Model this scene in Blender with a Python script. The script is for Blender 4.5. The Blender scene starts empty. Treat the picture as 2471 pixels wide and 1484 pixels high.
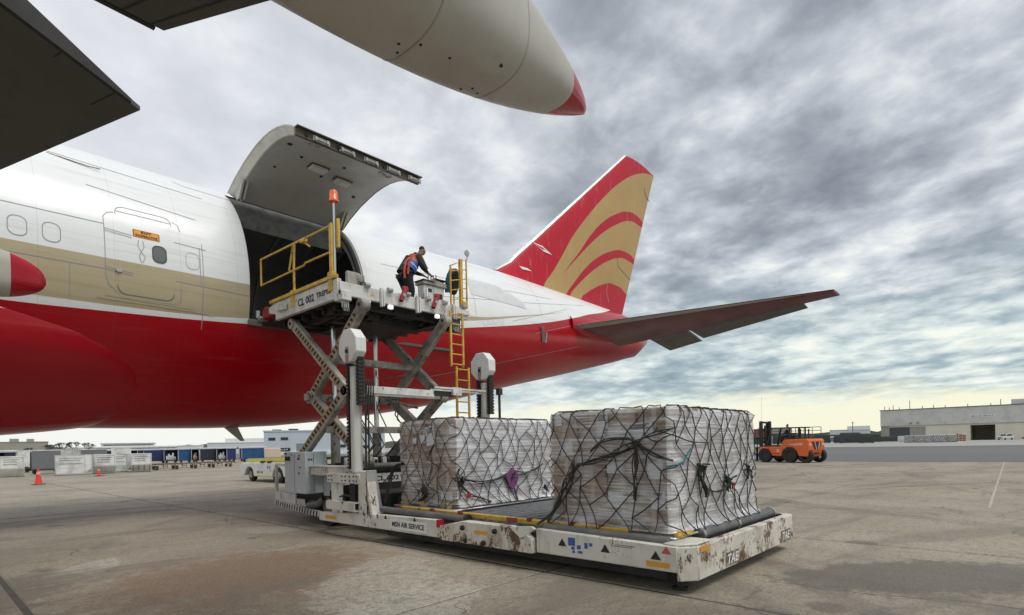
import bpy, bmesh, math, random
from math import radians as R, sin, cos, pi, sqrt
from mathutils import Vector as V, Matrix, noise
import numpy as np
random.seed(7)
SC = bpy.context.scene
COL = SC.collection

# ------------------------------------------------------------------ camera
CAM_H, HEAD, ROLL = 1.70, R(42.5), R(1.2)
vd = V((cos(HEAD), sin(HEAD), 0)); rt = V((sin(HEAD), -cos(HEAD), 0)); up = V((0, 0, 1))
cx = rt * cos(ROLL) - up * sin(ROLL)
cy = rt * sin(ROLL) + up * cos(ROLL)
cam = bpy.data.cameras.new('camera'); co = bpy.data.objects.new('camera', cam); COL.objects.link(co)
m3 = Matrix((cx, cy, -vd)).transposed()
co.matrix_world = Matrix.Translation((0, 0, CAM_H)) @ m3.to_4x4()
cam.sensor_width = 36.0; cam.sensor_fit = 'HORIZONTAL'
cam.lens = 36.0 * 1355.0 / 2471.0
cam.shift_y = 330.0 / 2471.0
cam.clip_start = 0.05; cam.clip_end = 4000
SC.camera = co

# ------------------------------------------------------------------ world: overcast sky
W = bpy.data.worlds.new('World'); SC.world = W; W.use_nodes = True
nt = W.node_tree; N = nt.nodes; L = nt.links
for n in list(N): N.remove(n)
def nd(t, **k):
    n = N.new(t)
    for a, b in k.items(): setattr(n, a, b)
    return n
def mth(op, a, b=None, c=None, clamp=False):
    n = N.new('ShaderNodeMath'); n.operation = op; n.use_clamp = clamp
    for i, v in enumerate((a, b, c)):
        if v is None: continue
        if isinstance(v, (int, float)): n.inputs[i].default_value = v
        else: L.new(v, n.inputs[i])
    return n.outputs[0]
def ramp(f, stops, interp='LINEAR'):
    n = N.new('ShaderNodeValToRGB'); n.color_ramp.interpolation = interp
    e = n.color_ramp.elements
    while len(e) > 1: e.remove(e[-1])
    e[0].position = stops[0][0]; e[0].color = (*stops[0][1], 1)
    for p, c in stops[1:]:
        q = e.new(p); q.color = (*c, 1)
    L.new(f, n.inputs[0]); return n.outputs[0]
def mixc(f, a, b, mode='MIX'):
    n = N.new('ShaderNodeMix'); n.data_type = 'RGBA'; n.blend_type = mode
    if isinstance(f, (int, float)): n.inputs[0].default_value = f
    else: L.new(f, n.inputs[0])
    for i, v in ((6, a), (7, b)):
        if isinstance(v, tuple): n.inputs[i].default_value = (*v, 1)
        else: L.new(v, n.inputs[i])
    return n.outputs[2]
SUN_AZ, SUN_EL = R(-80), R(60)            # azimuth measured from +X
sky = nd('ShaderNodeTexSky', sky_type='NISHITA'); sky.sun_disc = False
sky.sun_elevation = SUN_EL; sky.sun_rotation = R(90) - SUN_AZ
tc = nd('ShaderNodeTexCoord'); sep = nd('ShaderNodeSeparateXYZ'); L.new(tc.outputs['Generated'], sep.inputs[0])
dx, dy, dz = sep.outputs
zc = mth('MAXIMUM', dz, 0.0)
den = mth('ADD', zc, 0.13)
px = mth('DIVIDE', dx, den); py = mth('DIVIDE', dy, den)
cmb = nd('ShaderNodeCombineXYZ'); L.new(px, cmb.inputs[0]); L.new(py, cmb.inputs[1])
mp = nd('ShaderNodeMapping'); L.new(cmb.outputs[0], mp.inputs[0])
mp.vector_type = 'TEXTURE'; mp.inputs['Rotation'].default_value = (0, 0, R(56)); mp.inputs['Scale'].default_value = (1.18, 0.84, 1)
mp.inputs['Location'].default_value = (2.2, -1.4, 0.0)
def noi(vec, s, d, r, dist=0.0):
    n = nd('ShaderNodeTexNoise'); n.inputs['Scale'].default_value = s; n.inputs['Detail'].default_value = d
    n.inputs['Roughness'].default_value = r; n.inputs['Distortion'].default_value = dist
    L.new(vec, n.inputs['Vector']); return n.outputs['Fac']
big = noi(mp.outputs[0], 0.75, 3, 0.5, 0.2)
mid = noi(mp.outputs[0], 2.3, 5, 0.52, 0.10)
fin = noi(cmb.outputs[0], 6.2, 7, 0.57, 0.2)
cl = mth('ADD', mth('ADD', mth('MULTIPLY', big, 0.34), mth('MULTIPLY', mid, 0.40)), mth('MULTIPLY', fin, 0.28))
cl = mth('MULTIPLY_ADD', cl, 4.0, -1.48, clamp=True)
cloud = ramp(cl, [(0.0, (0.185, 0.205, 0.236)), (0.30, (0.285, 0.308, 0.345)), (0.58, (0.445, 0.470, 0.512)), (0.82, (0.64, 0.662, 0.675)), (1.0, (0.775, 0.79, 0.725))])
# teal-grey decks towards the horizon, cream strip right above it
low = ramp(cl, [(0.0, (0.175, 0.245, 0.290)), (0.4, (0.305, 0.385, 0.415)), (0.75, (0.58, 0.645, 0.63)), (1.0, (0.76, 0.78, 0.69))])
lowf = nd('ShaderNodeMapRange'); lowf.interpolation_type = 'SMOOTHSTEP'
L.new(dz, lowf.inputs[0]); lowf.inputs[1].default_value = 0.34; lowf.inputs[2].default_value = 0.10
c1 = mixc(lowf.outputs[0], cloud, low)
hf = nd('ShaderNodeMapRange'); hf.interpolation_type = 'SMOOTHSTEP'
wob = mth('MULTIPLY_ADD', mth('SUBTRACT', mid, 0.5), 0.10, dz)
L.new(wob, hf.inputs[0]); hf.inputs[1].default_value = 0.085; hf.inputs[2].default_value = 0.045
c2_ = mixc(hf.outputs[0], c1, (0.76, 0.752, 0.585))
# brighter, whiter overcast over the aircraft's nose (thin cloud in front of the sun side), a smooth azimuth drift
br = mth('MULTIPLY_ADD', dy, 0.5, 0.5)
brf = nd('ShaderNodeMapRange'); brf.interpolation_type = 'SMOOTHSTEP'
L.new(mth('SUBTRACT', mth('MULTIPLY', dy, 0.92), mth('MULTIPLY', dx, 0.38)), brf.inputs[0]); brf.inputs[1].default_value = 0.0; brf.inputs[2].default_value = 0.85
c3_ = mixc(mth('MULTIPLY', brf.outputs[0], 0.70), c2_, (0.72, 0.74, 0.765))
skb = mixc(1.0, sky.outputs[0], (0.10, 0.10, 0.10), 'MULTIPLY')
fincol = mixc(0.94, skb, c3_)
bg = nd('ShaderNodeBackground'); bg.inputs[1].default_value = 1.0; L.new(fincol, bg.inputs[0])
wo = nd('ShaderNodeOutputWorld'); L.new(bg.outputs[0], wo.inputs[0])

# ------------------------------------------------------------------ soft sun through cloud
sl = bpy.data.lights.new('sun', 'SUN'); sl.energy = 1.5; sl.angle = R(26); sl.color = (1.0, 0.97, 0.92)
so = bpy.data.objects.new('sun', sl); COL.objects.link(so)
sd = V((cos(SUN_EL) * cos(SUN_AZ), cos(SUN_EL) * sin(SUN_AZ), sin(SUN_EL)))
so.rotation_euler = (-sd).to_track_quat('-Z', 'Y').to_euler(); so.location = (0, 0, 60)

SC.view_settings.view_transform = 'Standard'; SC.view_settings.look = 'None'
SC.view_settings.exposure = 0.36; SC.view_settings.gamma = 1.0; SC.view_settings.use_curve_mapping = False
SC.render.engine = 'CYCLES'; SC.cycles.max_bounces = 6; SC.cycles.transparent_max_bounces = 12
SC.cycles.use_denoising = True

# ------------------------------------------------------------------ helpers
def tag(o, label=None, cat=None, group=None, kind=None):
    if label: o['label'] = label
    if cat: o['category'] = cat
    if group: o['group'] = group
    if kind: o['kind'] = kind
    return o
def thing(name, label, cat, loc=(0, 0, 0), rz=0, group=None):
    o = bpy.data.objects.new(name, None); COL.objects.link(o)
    o.location = loc; o.rotation_euler = (0, 0, rz); o.empty_display_size = 0.2
    return tag(o, label, cat, group)
def org(p):
    v = V((0, 0, 0))
    while p is not None:
        v = v + V(p.location); p = p.parent
    return v
class MB:
    def __init__(s): s.v = []; s.f = []; s.mi = []; s.cur = 0
    def add(s, vs, fs):
        b = len(s.v); s.v += [tuple(q) for q in vs]
        for f in fs: s.f.append(tuple(b + i for i in f)); s.mi.append(s.cur)
        return s
    def box(s, x0, x1, y0, y1, z0, z1):
        return s.add([(x0,y0,z0),(x1,y0,z0),(x1,y1,z0),(x0,y1,z0),(x0,y0,z1),(x1,y0,z1),(x1,y1,z1),(x0,y1,z1)],
                     [(0,3,2,1),(4,5,6,7),(0,1,5,4),(1,2,6,5),(2,3,7,6),(3,0,4,7)])
    def beam(s, p, q, w, h, upv=(0, 0, 1)):
        p = V(p); q = V(q); d = (q - p).normalized(); u = V(upv)
        a = d.cross(u)
        if a.length < 1e-4: a = d.cross(V((1, 0, 0)))
        a.normalize(); u = a.cross(d).normalized()
        vs = []
        for c in (p, q):
            for sa, sb in ((-1, -1), (1, -1), (1, 1), (-1, 1)): vs.append(c + a * sa * w / 2 + u * sb * h / 2)
        return s.add(vs, [(0,1,2,3),(4,7,6,5),(0,4,5,1),(1,5,6,2),(2,6,7,3),(3,7,4,0)])
    def cyl(s, p, q, r, n=12, r2=None, caps=True):
        p = V(p); q = V(q); r2 = r if r2 is None else r2; d = (q - p).normalized()
        a = d.cross(V((0, 0, 1)))
        if a.length < 1e-3: a = d.cross(V((1, 0, 0)))
        a.normalize(); u = a.cross(d)
        vs = []
        for c, rr in ((p, r), (q, r2)):
            for k in range(n):
                t = 2 * pi * k / n; vs.append(c + (a * cos(t) + u * sin(t)) * rr)
        fs = [(k, (k + 1) % n, n + (k + 1) % n, n + k) for k in range(n)]
        if caps: fs += [tuple(range(n))[::-1], tuple(range(n, 2 * n))]
        return s.add(vs, fs)
    def tube(s, pts, r, n=6, closed=False):
        pts = [V(p) for p in pts]; m = len(pts); b = len(s.v); prev = None
        for i, p in enumerate(pts):
            if closed: d = pts[(i + 1) % m] - pts[i - 1]
            else: d = pts[min(i + 1, m - 1)] - pts[max(i - 1, 0)]
            if d.length < 1e-9: d = V((0, 0, 1))
            d.normalize()
            if prev is None:
                a = d.cross(V((0, 0, 1)))
                if a.length < 1e-2: a = d.cross(V((1, 0, 0)))
            else: a = prev - d * prev.dot(d)
            if a.length < 1e-6: a = d.orthogonal()
            a.normalize(); prev = a; u = d.cross(a)
            for k in range(n):
                t = 2 * pi * k / n; s.v.append(tuple(p + (a * cos(t) + u * sin(t)) * r))
        for i in range(m if closed else m - 1):
            j = (i + 1) % m
            for k in range(n):
                s.f.append((b + i*n + k, b + i*n + (k+1) % n, b + j*n + (k+1) % n, b + j*n + k)); s.mi.append(s.cur)
        return s
    def prism(s, pts, axis, lo, hi):
        # pts 2D polygon, extruded along axis: 'x' -> (y,z), 'y' -> (x,z), 'z' -> (x,y)
        def P(a, b, c): return {'x': (c, a, b), 'y': (a, c, b), 'z': (a, b, c)}[axis]
        n = len(pts); vs = [P(a, b, lo) for a, b in pts] + [P(a, b, hi) for a, b in pts]
        return s.add(vs, [tuple(range(n)), tuple(range(2*n - 1, n - 1, -1))] + [(k, n + k, n + (k+1) % n, (k+1) % n) for k in range(n)])
    def lathe(s, prof, c=(0, 0, 0), axis='z', n=16):
        b = len(s.v); c = V(c)
        for r, h in prof:
            for k in range(n):
                t = 2*pi*k/n; a, d = r*cos(t), r*sin(t)
                s.v.append(tuple(c + V({'z': (a, d, h), 'x': (h, a, d), 'y': (a, h, d)}[axis])))
        for i in range(len(prof) - 1):
            for k in range(n):
                s.f.append((b+i*n+k, b+i*n+(k+1) % n, b+(i+1)*n+(k+1) % n, b+(i+1)*n+k)); s.mi.append(s.cur)
        return s
    def grid(s, rows, closed=False):
        m = len(rows[0]); b = len(s.v)
        for r in rows: s.v += [tuple(q) for q in r]
        for i in range(len(rows) - 1):
            for k in range(m if closed else m - 1):
                s.f.append((b+i*m+k, b+i*m+(k+1) % m, b+(i+1)*m+(k+1) % m, b+(i+1)*m+k)); s.mi.append(s.cur)
        return s
    def build(s, name, mat, parent=None, bevel=0.0, smooth=True, label=None, fix=True, seg=1, kind=None, local=False, angle=35):
        me = bpy.data.meshes.new(name)
        o3 = V((0, 0, 0)) if (local or parent is None) else org(parent)
        me.from_pydata([(x - o3.x, y - o3.y, z - o3.z) for x, y, z in s.v], [], s.f)
        mats = mat if isinstance(mat, (list, tuple)) else [mat]
        for m in mats: me.materials.append(m)
        if len(mats) > 1: me.polygons.foreach_set('material_index', s.mi)
        if fix:
            bm = bmesh.new(); bm.from_mesh(me); bmesh.ops.recalc_face_normals(bm, faces=bm.faces); bm.to_mesh(me); bm.free()
        if smooth:
            me.polygons.foreach_set('use_smooth', [True] * len(me.polygons)); me.set_sharp_from_angle(angle=R(angle))
        me.update()
        o = bpy.data.objects.new(name, me); COL.objects.link(o)
        if parent is not None: o.parent = parent
        if bevel:
            b = o.modifiers.new('bevel', 'BEVEL'); b.width = bevel; b.segments = seg; b.limit_method = 'ANGLE'; b.angle_limit = R(40)
        if label: o['label'] = label
        if kind: o['kind'] = kind
        return o
def box_obj(name, mat, parent, *b, **k): return MB().box(*b).build(name, mat, parent, **k)
def copy_tree(o, parent=None):
    c = o.copy(); COL.objects.link(c); c.parent = parent
    for ch in list(o.children): copy_tree(ch, c)
    return c

# ------------------------------------------------------------------ materials
def new_mat(name):
    m = bpy.data.materials.new(name); m.use_nodes = True
    global nt, N, L
    nt = m.node_tree; N = nt.nodes; L = nt.links
    p = N['Principled BSDF']
    return m, p
def pos_vec(scale=(1, 1, 1), obj=False):
    if obj: t = N.new('ShaderNodeTexCoord'); o = t.outputs['Object']
    else: t = N.new('ShaderNodeNewGeometry'); o = t.outputs['Position']
    if scale == (1, 1, 1): return o
    m = N.new('ShaderNodeMapping'); m.inputs['Scale'].default_value = scale; L.new(o, m.inputs[0]); return m.outputs[0]
def mrange(v, a, b, c=0.0, d=1.0, smooth=False):
    n = N.new('ShaderNodeMapRange')
    if smooth: n.interpolation_type = 'SMOOTHSTEP'
    L.new(v, n.inputs[0])
    for i, x in zip((1, 2, 3, 4), (a, b, c, d)): n.inputs[i].default_value = x
    return n.outputs[0]
def bump(p, h, st=0.3, dist=0.02):
    b = N.new('ShaderNodeBump'); b.inputs['Strength'].default_value = st; b.inputs['Distance'].default_value = dist
    L.new(h, b.inputs['Height']); L.new(b.outputs[0], p.inputs['Normal'])
def noz(vec, s, d=4, r=0.55, dist=0.0): return noi(vec, s, d, r, dist)
_mc = {}
def M(name, col, rough=0.5, metal=0.0, dirt=None, amt=0.35, scale=2.0, streak=True, chips=None, chip_t=0.62, spec=0.5, bmp=0.0, coat=0.0, obj=False):
    """painted / plain surface with uneven wear; dirt = colour of grime, chips = colour of rust chips"""
    if name in _mc: return _mc[name]
    m, p = new_mat(name)
    p.inputs['Roughness'].default_value = rough; p.inputs['Metallic'].default_value = metal
    p.inputs['Specular IOR Level'].default_value = spec
    if coat: p.inputs['Coat Weight'].default_value = coat; p.inputs['Coat Roughness'].default_value = 0.12
    base = tuple(col)
    if dirt is None: dirt = tuple(c * 0.6 for c in col)
    v = pos_vec(obj=obj)
    n1 = noz(v, scale, 5, 0.6)
    f = mrange(n1, 0.42, 0.72, 0, amt, True)
    c = mixc(f, base, dirt)
    if streak:
        n2 = noz(pos_vec((9, 9, 0.9), obj), scale * 0.5, 3, 0.6)
        c = mixc(mrange(n2, 0.55, 0.8, 0, amt * 0.8, True), c, dirt)
    if chips:
        n3 = noz(pos_vec((1, 1, .55), obj), scale * 9, 6, 0.74); n4 = noz(v, scale * 1.1, 2, 0.5)
        g = mth('MULTIPLY_ADD', n4, 0.55, mth('MULTIPLY', n3, 0.6))
        k = mrange(g, chip_t, chip_t + 0.035)
        c = mixc(k, c, chips)
        n5 = noz(pos_vec((22, 22, 1.1), obj), 1.6, 3, 0.7)
        c = mixc(mrange(n5, 0.68, 0.74, 0, 0.6), c, tuple(x * 1.2 for x in chips))
    L.new(c, p.inputs['Base Color'])
    rr = mrange(n1, 0.3, 0.75, rough * 0.85, min(1, rough * 1.25)); L.new(rr, p.inputs['Roughness'])
    if bmp: bump(p, noz(v, scale * 8, 3, 0.6), bmp, 0.01)
    _mc[name] = m; return m
def F(name, col, rough=0.6, metal=0.0): return M(name, col, rough, metal, amt=0.2, streak=False)

def fcurve(xs, pts, x0, x1, v0, v1, smooth=True):
    """value of a drawn curve at socket xs (metres in, metres out)"""
    n = N.new('ShaderNodeFloatCurve'); cu = n.mapping.curves[0]
    P = [((a - x0) / (x1 - x0), (b - v0) / (v1 - v0)) for a, b in pts]
    if P[0][0] > 0.0: P = [(0.0, P[0][1])] + P
    if P[-1][0] < 1.0: P = P + [(1.0, P[-1][1])]
    while len(cu.points) < len(P): cu.points.new(0.5, 0.5)
    for q, (a, b) in zip(cu.points, P): q.location = (a, b); q.handle_type = 'AUTO_CLAMPED' if smooth else 'VECTOR'
    n.mapping.use_clip = False
    n.mapping.update(); n.inputs[0].default_value = 1.0
    t = mrange(xs, x0, x1); L.new(t, n.inputs[1])
    return mth('MULTIPLY_ADD', n.outputs[0], v1 - v0, v0)
def text(body, c, xdir, ydir, w, h, mat, parent, name='lettering', bold=0.0, lift=0.004, local=False):
    """flat print, w x h metres, centred on c"""
    cu = bpy.data.curves.new('t', 'FONT'); cu.body = body; cu.align_x = 'CENTER'; cu.align_y = 'CENTER'; cu.offset = bold; cu.resolution_u = 3
    o = bpy.data.objects.new('t', cu); COL.objects.link(o)
    bpy.context.view_layer.update()
    me = bpy.data.meshes.new_from_object(o.evaluated_get(bpy.context.evaluated_depsgraph_get()))
    bpy.data.objects.remove(o)
    co_ = np.array([v.co[:] for v in me.vertices]); mn = co_.min(0); mx = co_.max(0)
    X = V(xdir).normalized(); Y = V(ydir).normalized(); Z = X.cross(Y)
    o3 = V((0, 0, 0)) if local else org(parent)
    for v in me.vertices:
        a = (v.co.x - (mn[0] + mx[0]) / 2) / (mx[0] - mn[0]) * w; b = (v.co.y - (mn[1] + mx[1]) / 2) / max(1e-6, mx[1] - mn[1]) * h
        v.co = V(c) + X * a + Y * b + Z * lift - o3
    me.materials.clear(); me.materials.append(mat); me.name = name
    ob = bpy.data.objects.new(name, me); COL.objects.link(ob); ob.parent = parent
    return ob
# ================================================================== the ground
def blob(v, c, rx, ry, rot=0.0, soft=0.35, warp=None):
    """0..1 mask of an uneven patch on the ground (x, y metres)"""
    mp_ = N.new('ShaderNodeMapping'); mp_.vector_type = 'TEXTURE'
    mp_.inputs['Location'].default_value = (c[0], c[1], 0); mp_.inputs['Rotation'].default_value = (0, 0, rot); mp_.inputs['Scale'].default_value = (rx, ry, 1000)
    L.new(v, mp_.inputs[0])
    ln = N.new('ShaderNodeVectorMath'); ln.operation = 'LENGTH'; L.new(mp_.outputs[0], ln.inputs[0])
    d = ln.outputs['Value']
    if warp is not None: d = mth('ADD', d, mth('MULTIPLY_ADD', warp, 1.5, -0.75))
    return mrange(d, 1.0, 1.0 - soft, 0, 1, True)
def ground_mat(name, slab=True):
    m, p = new_mat(name)
    v = pos_vec()
    n1 = noz(v, 0.22, 5, 0.6); n2 = noz(v, 1.1, 6, 0.65); n3 = noz(v, 9.0, 4, 0.7)
    ns = noz(pos_vec((0.5, 0.09, 1)), 1.0, 5, 0.6, 0.4)
    c = mixc(mrange(n1, 0.35, 0.68, 0, 1, True), (0.380, 0.330, 0.246), (0.255, 0.217, 0.160))
    c = mixc(mrange(n2, 0.45, 0.75, 0, 0.4, True), c, (0.25, 0.22, 0.18))
    c = mixc(mrange(ns, 0.52, 0.72, 0, 0.5, True), c, (0.43, 0.383, 0.300))
    # worn patches that have a place of their own
    w = noz(v, 2.6, 7, 0.72)
    c = mixc(mth('MULTIPLY', blob(v, (3.2, 7.9), 2.7, 2.3, 0.3, 0.6, w), 0.85), c, (0.215, 0.132, 0.076))
    c = mixc(mth('MULTIPLY', blob(v, (2.2, 6.0), 2.0, 1.2, 0.1, 0.5, w), 0.45), c, (0.26, 0.18, 0.115))
    c = mixc(mth('MULTIPLY', blob(v, (4.1, 6.1), 1.6, 0.8, 0.75, 0.22, w), 0.72), c, (0.47, 0.43, 0.345))
    c = mixc(mth('MULTIPLY', blob(v, (3.3, 4.7), 1.6, 0.7, 0.4, 0.12, w), 0.65), c, (0.50, 0.465, 0.385))
    c = mixc(mth('MULTIPLY', blob(v, (1.8, 10.2), 0.9, 0.35, 0.9, 0.12, w), 0.8), c, (0.50, 0.46, 0.38))
    c = mixc(mth('MULTIPLY', blob(v, (5.2, 11.9), 0.5, 0.9, 0.2, 0.35, w), 0.5), c, (0.43, 0.40, 0.34))
    c = mixc(mth('MULTIPLY', blob(v, (8.4, 0.9), 2.0, 0.95, -0.75, 0.25, w), 0.85), c, (0.105, 0.09, 0.072))
    c = mixc(mth('MULTIPLY', blob(v, (12.0, 1.0), 2.2, 0.5, -0.5, 0.5, w), 0.55), c, (0.16, 0.14, 0.115))
    c = mixc(mth('MULTIPLY', blob(v, (5.0, 2.2), 1.6, 0.7, -0.7, 0.5, w), 0.5), c, (0.16, 0.13, 0.10))
    c = mixc(mth('MULTIPLY', blob(v, (0.4, 8.9), 2.2, 0.9, 0.9, 0.3, w), 0.65), c, (0.16, 0.135, 0.11))
    c = mixc(mth('MULTIPLY', blob(v, (26.0, 11.0), 5.0, 1.0, -0.4, 0.6, w), 0.5), c, (0.20, 0.225, 0.17))
    # rubber laid down by turning tyres
    for (a, b, r, wd, k) in ((16, -9, 14.0, 0.30, .45), (16, -9, 14.9, 0.22, .4), (20, -3, 13.2, 0.28, .5), (20, -3, 11.9, 0.22, .35), (27, 18, 13.0, 0.35, .4), (27, 18, 14.6, 0.3, .35), (11, 9, 9.2, .18, .35), (30, -6, 17.5, .4, .45), (8, 32, 14, .3, .35), (4, 30, 12.6, .3, .3)):
        dd = N.new('ShaderNodeVectorMath'); dd.operation = 'DISTANCE'; L.new(v, dd.inputs[0]); dd.inputs[1].default_value = (a, b, 0)
        e = mth('ABSOLUTE', mth('SUBTRACT', dd.outputs['Value'], r))
        k_ = mth('MULTIPLY', mrange(e, wd, wd * 0.35, 0, k, True), mrange(n1, 0.38, 0.6, 0, 1, True))
        c = mixc(k_, c, (0.10, 0.088, 0.072))
    if slab:
        oi = N.new('ShaderNodeObjectInfo')
        c = mixc(mth('MULTIPLY', oi.outputs['Random'], 0.25), c, (0.26, 0.23, 0.185))
    n5 = noz(v, 28.0, 3, 0.75)
    c = mixc(mrange(n3, 0.45, 0.70, 0, 0.6), c, (0.13, 0.115, 0.09)); c = mixc(mrange(n5, 0.53, 0.64, 0, 0.72), c, (0.10, 0.088, 0.07)); c = mixc(mrange(n5, 0.42, 0.30, 0, 0.35), c, (0.58, 0.54, 0.45))
    wr = noz(pos_vec((0.35, 1.2, 1)), 0.7, 6, 0.7, 0.6); c = mixc(mrange(wr, 0.54, 0.62, 0, 0.6), c, (0.165, 0.143, 0.112))
    cr = N.new('ShaderNodeTexVoronoi'); cr.feature = 'DISTANCE_TO_EDGE'; cr.inputs['Scale'].default_value = 0.33
    wv = N.new('ShaderNodeVectorMath'); wv.operation = 'ADD'; L.new(v, wv.inputs[0])
    nz = N.new('ShaderNodeTexNoise'); nz.inputs['Scale'].default_value = 1.2; nz.inputs['Detail'].default_value = 5; L.new(v, nz.inputs['Vector']); L.new(nz.outputs['Color'], wv.inputs[1]); L.new(wv.outputs[0], cr.inputs['Vector'])
    ck = mth('MULTIPLY', mrange(cr.outputs['Distance'], 0.009, 0.001), mrange(n1, 0.47, 0.54))
    c = mixc(mth('MULTIPLY', ck, 0.7), c, (0.06, 0.052, 0.044))
    vo = N.new('ShaderNodeTexVoronoi'); vo.inputs['Scale'].default_value = 0.55; L.new(v, vo.inputs['Vector'])
    sp_ = mth('ADD', vo.outputs['Distance'], mth('MULTIPLY', mth('SUBTRACT', n2, .5), .5)); c = mixc(mrange(sp_, 0.14, 0.05, 0, 0.55, True), c, (0.07, 0.062, 0.052))
    L.new(c, p.inputs['Base Color'])
    L.new(mrange(n2, 0.3, 0.7, 0.62, 0.9), p.inputs['Roughness'])
    bump(p, mth('ADD', mth('MULTIPLY', n3, 0.5), mth('ADD', n2, mth('MULTIPLY', n5, .35))), 0.6, 0.016)
    return m
m_conc = ground_mat('concrete', True); m_conc0 = ground_mat('concrete_far', False)
def asphalt_mat():
    m, p = new_mat('asphalt'); v = pos_vec()
    n1 = noz(pos_vec((0.02, 0.006, 1)), 1.0, 5, 0.6, 0.3); n2 = noz(v, 1.5, 5, 0.6)
    c = mixc(mrange(n1, 0.35, 0.7), (0.105, 0.106, 0.105), (0.150, 0.149, 0.144)); c = mixc(mrange(n2, 0.4, 0.8, 0, 0.4), c, (0.10, 0.10, 0.10))
    L.new(c, p.inputs['Base Color']); p.inputs['Roughness'].default_value = 0.85; return m
g = MB(); g.add([(-1500, -1500, -0.025), (1800, -1500, -0.025), (1800, 1800, -0.025), (-1500, 1800, -0.025)], [(0, 1, 2, 3)])
ground = g.build('ground', m_conc0, kind='structure', fix=False, smooth=False)
JX = [-8.3, -3.8, 0.91, 5.78, 10.35, 15.05, 19.75, 24.45, 29.1, 33.8, 38.5, 43.0, 45.0]
JY = [-9.0, -4.4, 4.75, 9.35, 13.95, 18.6, 23.2, 27.8, 32.4, 37.0, 41.6, 46.2, 50.8, 55.4]
gap = 0.014; gapx = 0.032
_sl = {}
for i in range(len(JX) - 1):
    for j in range(len(JY) - 1):
        w, h = JX[i+1] - JX[i] - 2*gapx, JY[j+1] - JY[j] - 2*gap
        key = (round(w, 2), round(h, 2))
        if key not in _sl:
            q = MB(); b_ = 0.02
            x, y = w/2, h/2
            q.add([(-x,-y,-0.024),(x,-y,-0.024),(x,y,-0.024),(-x,y,-0.024),(-x,-y,-0.012),(x,-y,-0.012),(x,y,-0.012),(-x,y,-0.012),(-x+b_,-y+b_,0),(x-b_,-y+b_,0),(x-b_,y-b_,0),(-x+b_,y-b_,0)],
                  [(0,1,5,4),(1,2,6,5),(2,3,7,6),(3,0,4,7),(4,5,9,8),(5,6,10,9),(6,7,11,10),(7,4,8,11),(8,9,10,11)])
            o = q.build('concrete_slab', m_conc, ground, local=True, smooth=False, fix=False); _sl[key] = o.data
        else:
            o = bpy.data.objects.new('concrete_slab', _sl[key]); COL.objects.link(o); o.parent = ground
        o.location = ((JX[i] + JX[i+1]) / 2, (JY[j] + JY[j+1]) / 2, random.uniform(-0.002, 0.002))
q = MB(); q.add([(-8.3, -9, -.011), (45, -9, -.011), (45, 55.4, -.011), (-8.3, 55.4, -.011)], [(0, 1, 2, 3)]); q.build('joint_sealant', F('sealant', (.085, .078, .066), .8), ground, fix=False, smooth=False)
a = MB(); a.add([(45.05, -400, 0.006), (112, -400, 0.006), (112, 900, 0.006), (45.05, 900, 0.006)], [(0, 1, 2, 3)])
a.build('asphalt_taxiway', asphalt_mat(), kind='structure', fix=False, smooth=False)
m_line = M('line_paint', (0.43, 0.395, 0.325), 0.8, dirt=(0.30, 0.265, 0.21), amt=1.0, scale=3.0)
def line(x0, y0, x1, y1, w):
    d = V((x1 - x0, y1 - y0, 0)).normalized(); n_ = V((-d.y, d.x, 0)) * w / 2
    return [(x0 + n_.x, y0 + n_.y, .0065), (x0 - n_.x, y0 - n_.y, .0065), (x1 - n_.x, y1 - n_.y, .0065), (x1 + n_.x, y1 + n_.y, .0065)]
for a_ in ((-8.2, 20.03, 44, 20.3, 0.12), (17, 0.66, 44.9, 1.0, 0.06), (26, 6.6, 44.9, 13.5, 0.05)):
    q = MB(); q.add(line(*a_), [(0, 1, 2, 3)]); q.build('painted_line', m_line, kind='structure', fix=False, smooth=False)
# ================================================================== the airliner
YC = 17.5
ST = [-14, 0, 5, 6.6, 8.6, 9.1, 13.3, 16.9, 18.2, 22, 27, 30.0, 31.2]
ZB = [2.33, 2.33, 2.33, 2.35, 2.47, 2.53, 3.12, 3.90, 4.22, 5.0, 6.1, 6.8, 7.5]
ZT = [9.05, 9.05, 9.05, 9.05, 9.05, 9.05, 9.18, 9.32, 9.33, 9.28, 9.2, 9.12, 8.5]
ZC = [5.85, 5.85, 5.85, 5.85, 5.86, 5.88, 6.1, 6.4, 6.5, 6.9, 7.5, 8.0, 8.0]
WW = [3.2, 3.2, 3.2, 3.2, 3.2, 3.19, 2.97, 2.6, 2.45, 1.95, 1.25, .75, .4]
def _sm(x, a):
    return float(np.mean([np.interp(x + d, ST, a) for d in (-1.2, -0.6, 0, 0.6, 1.2)])) if x < 29.5 else float(np.interp(x, ST, a))
def sec(x): return _sm(x, ZB), _sm(x, ZT), _sm(x, ZC), _sm(x, WW)
def skin(x, z, off=0.0):
    """point on the port (near) side of the hull at station x, height z"""
    zb, zt, zc_, w = sec(x); b = (zt - zc_) if z > zc_ else (zc_ - zb)
    s = max(-0.999, min(0.999, (z - zc_) / b)); c = sqrt(1 - s * s)
    n_ = V((0, -c / w, s / b)).normalized()
    return V((x, YC - w * c, z)) + n_ * off
plane = thing('cargo_airliner', 'white, gold and red wide-body freighter with its side cargo door raised', 'airliner')

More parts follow.
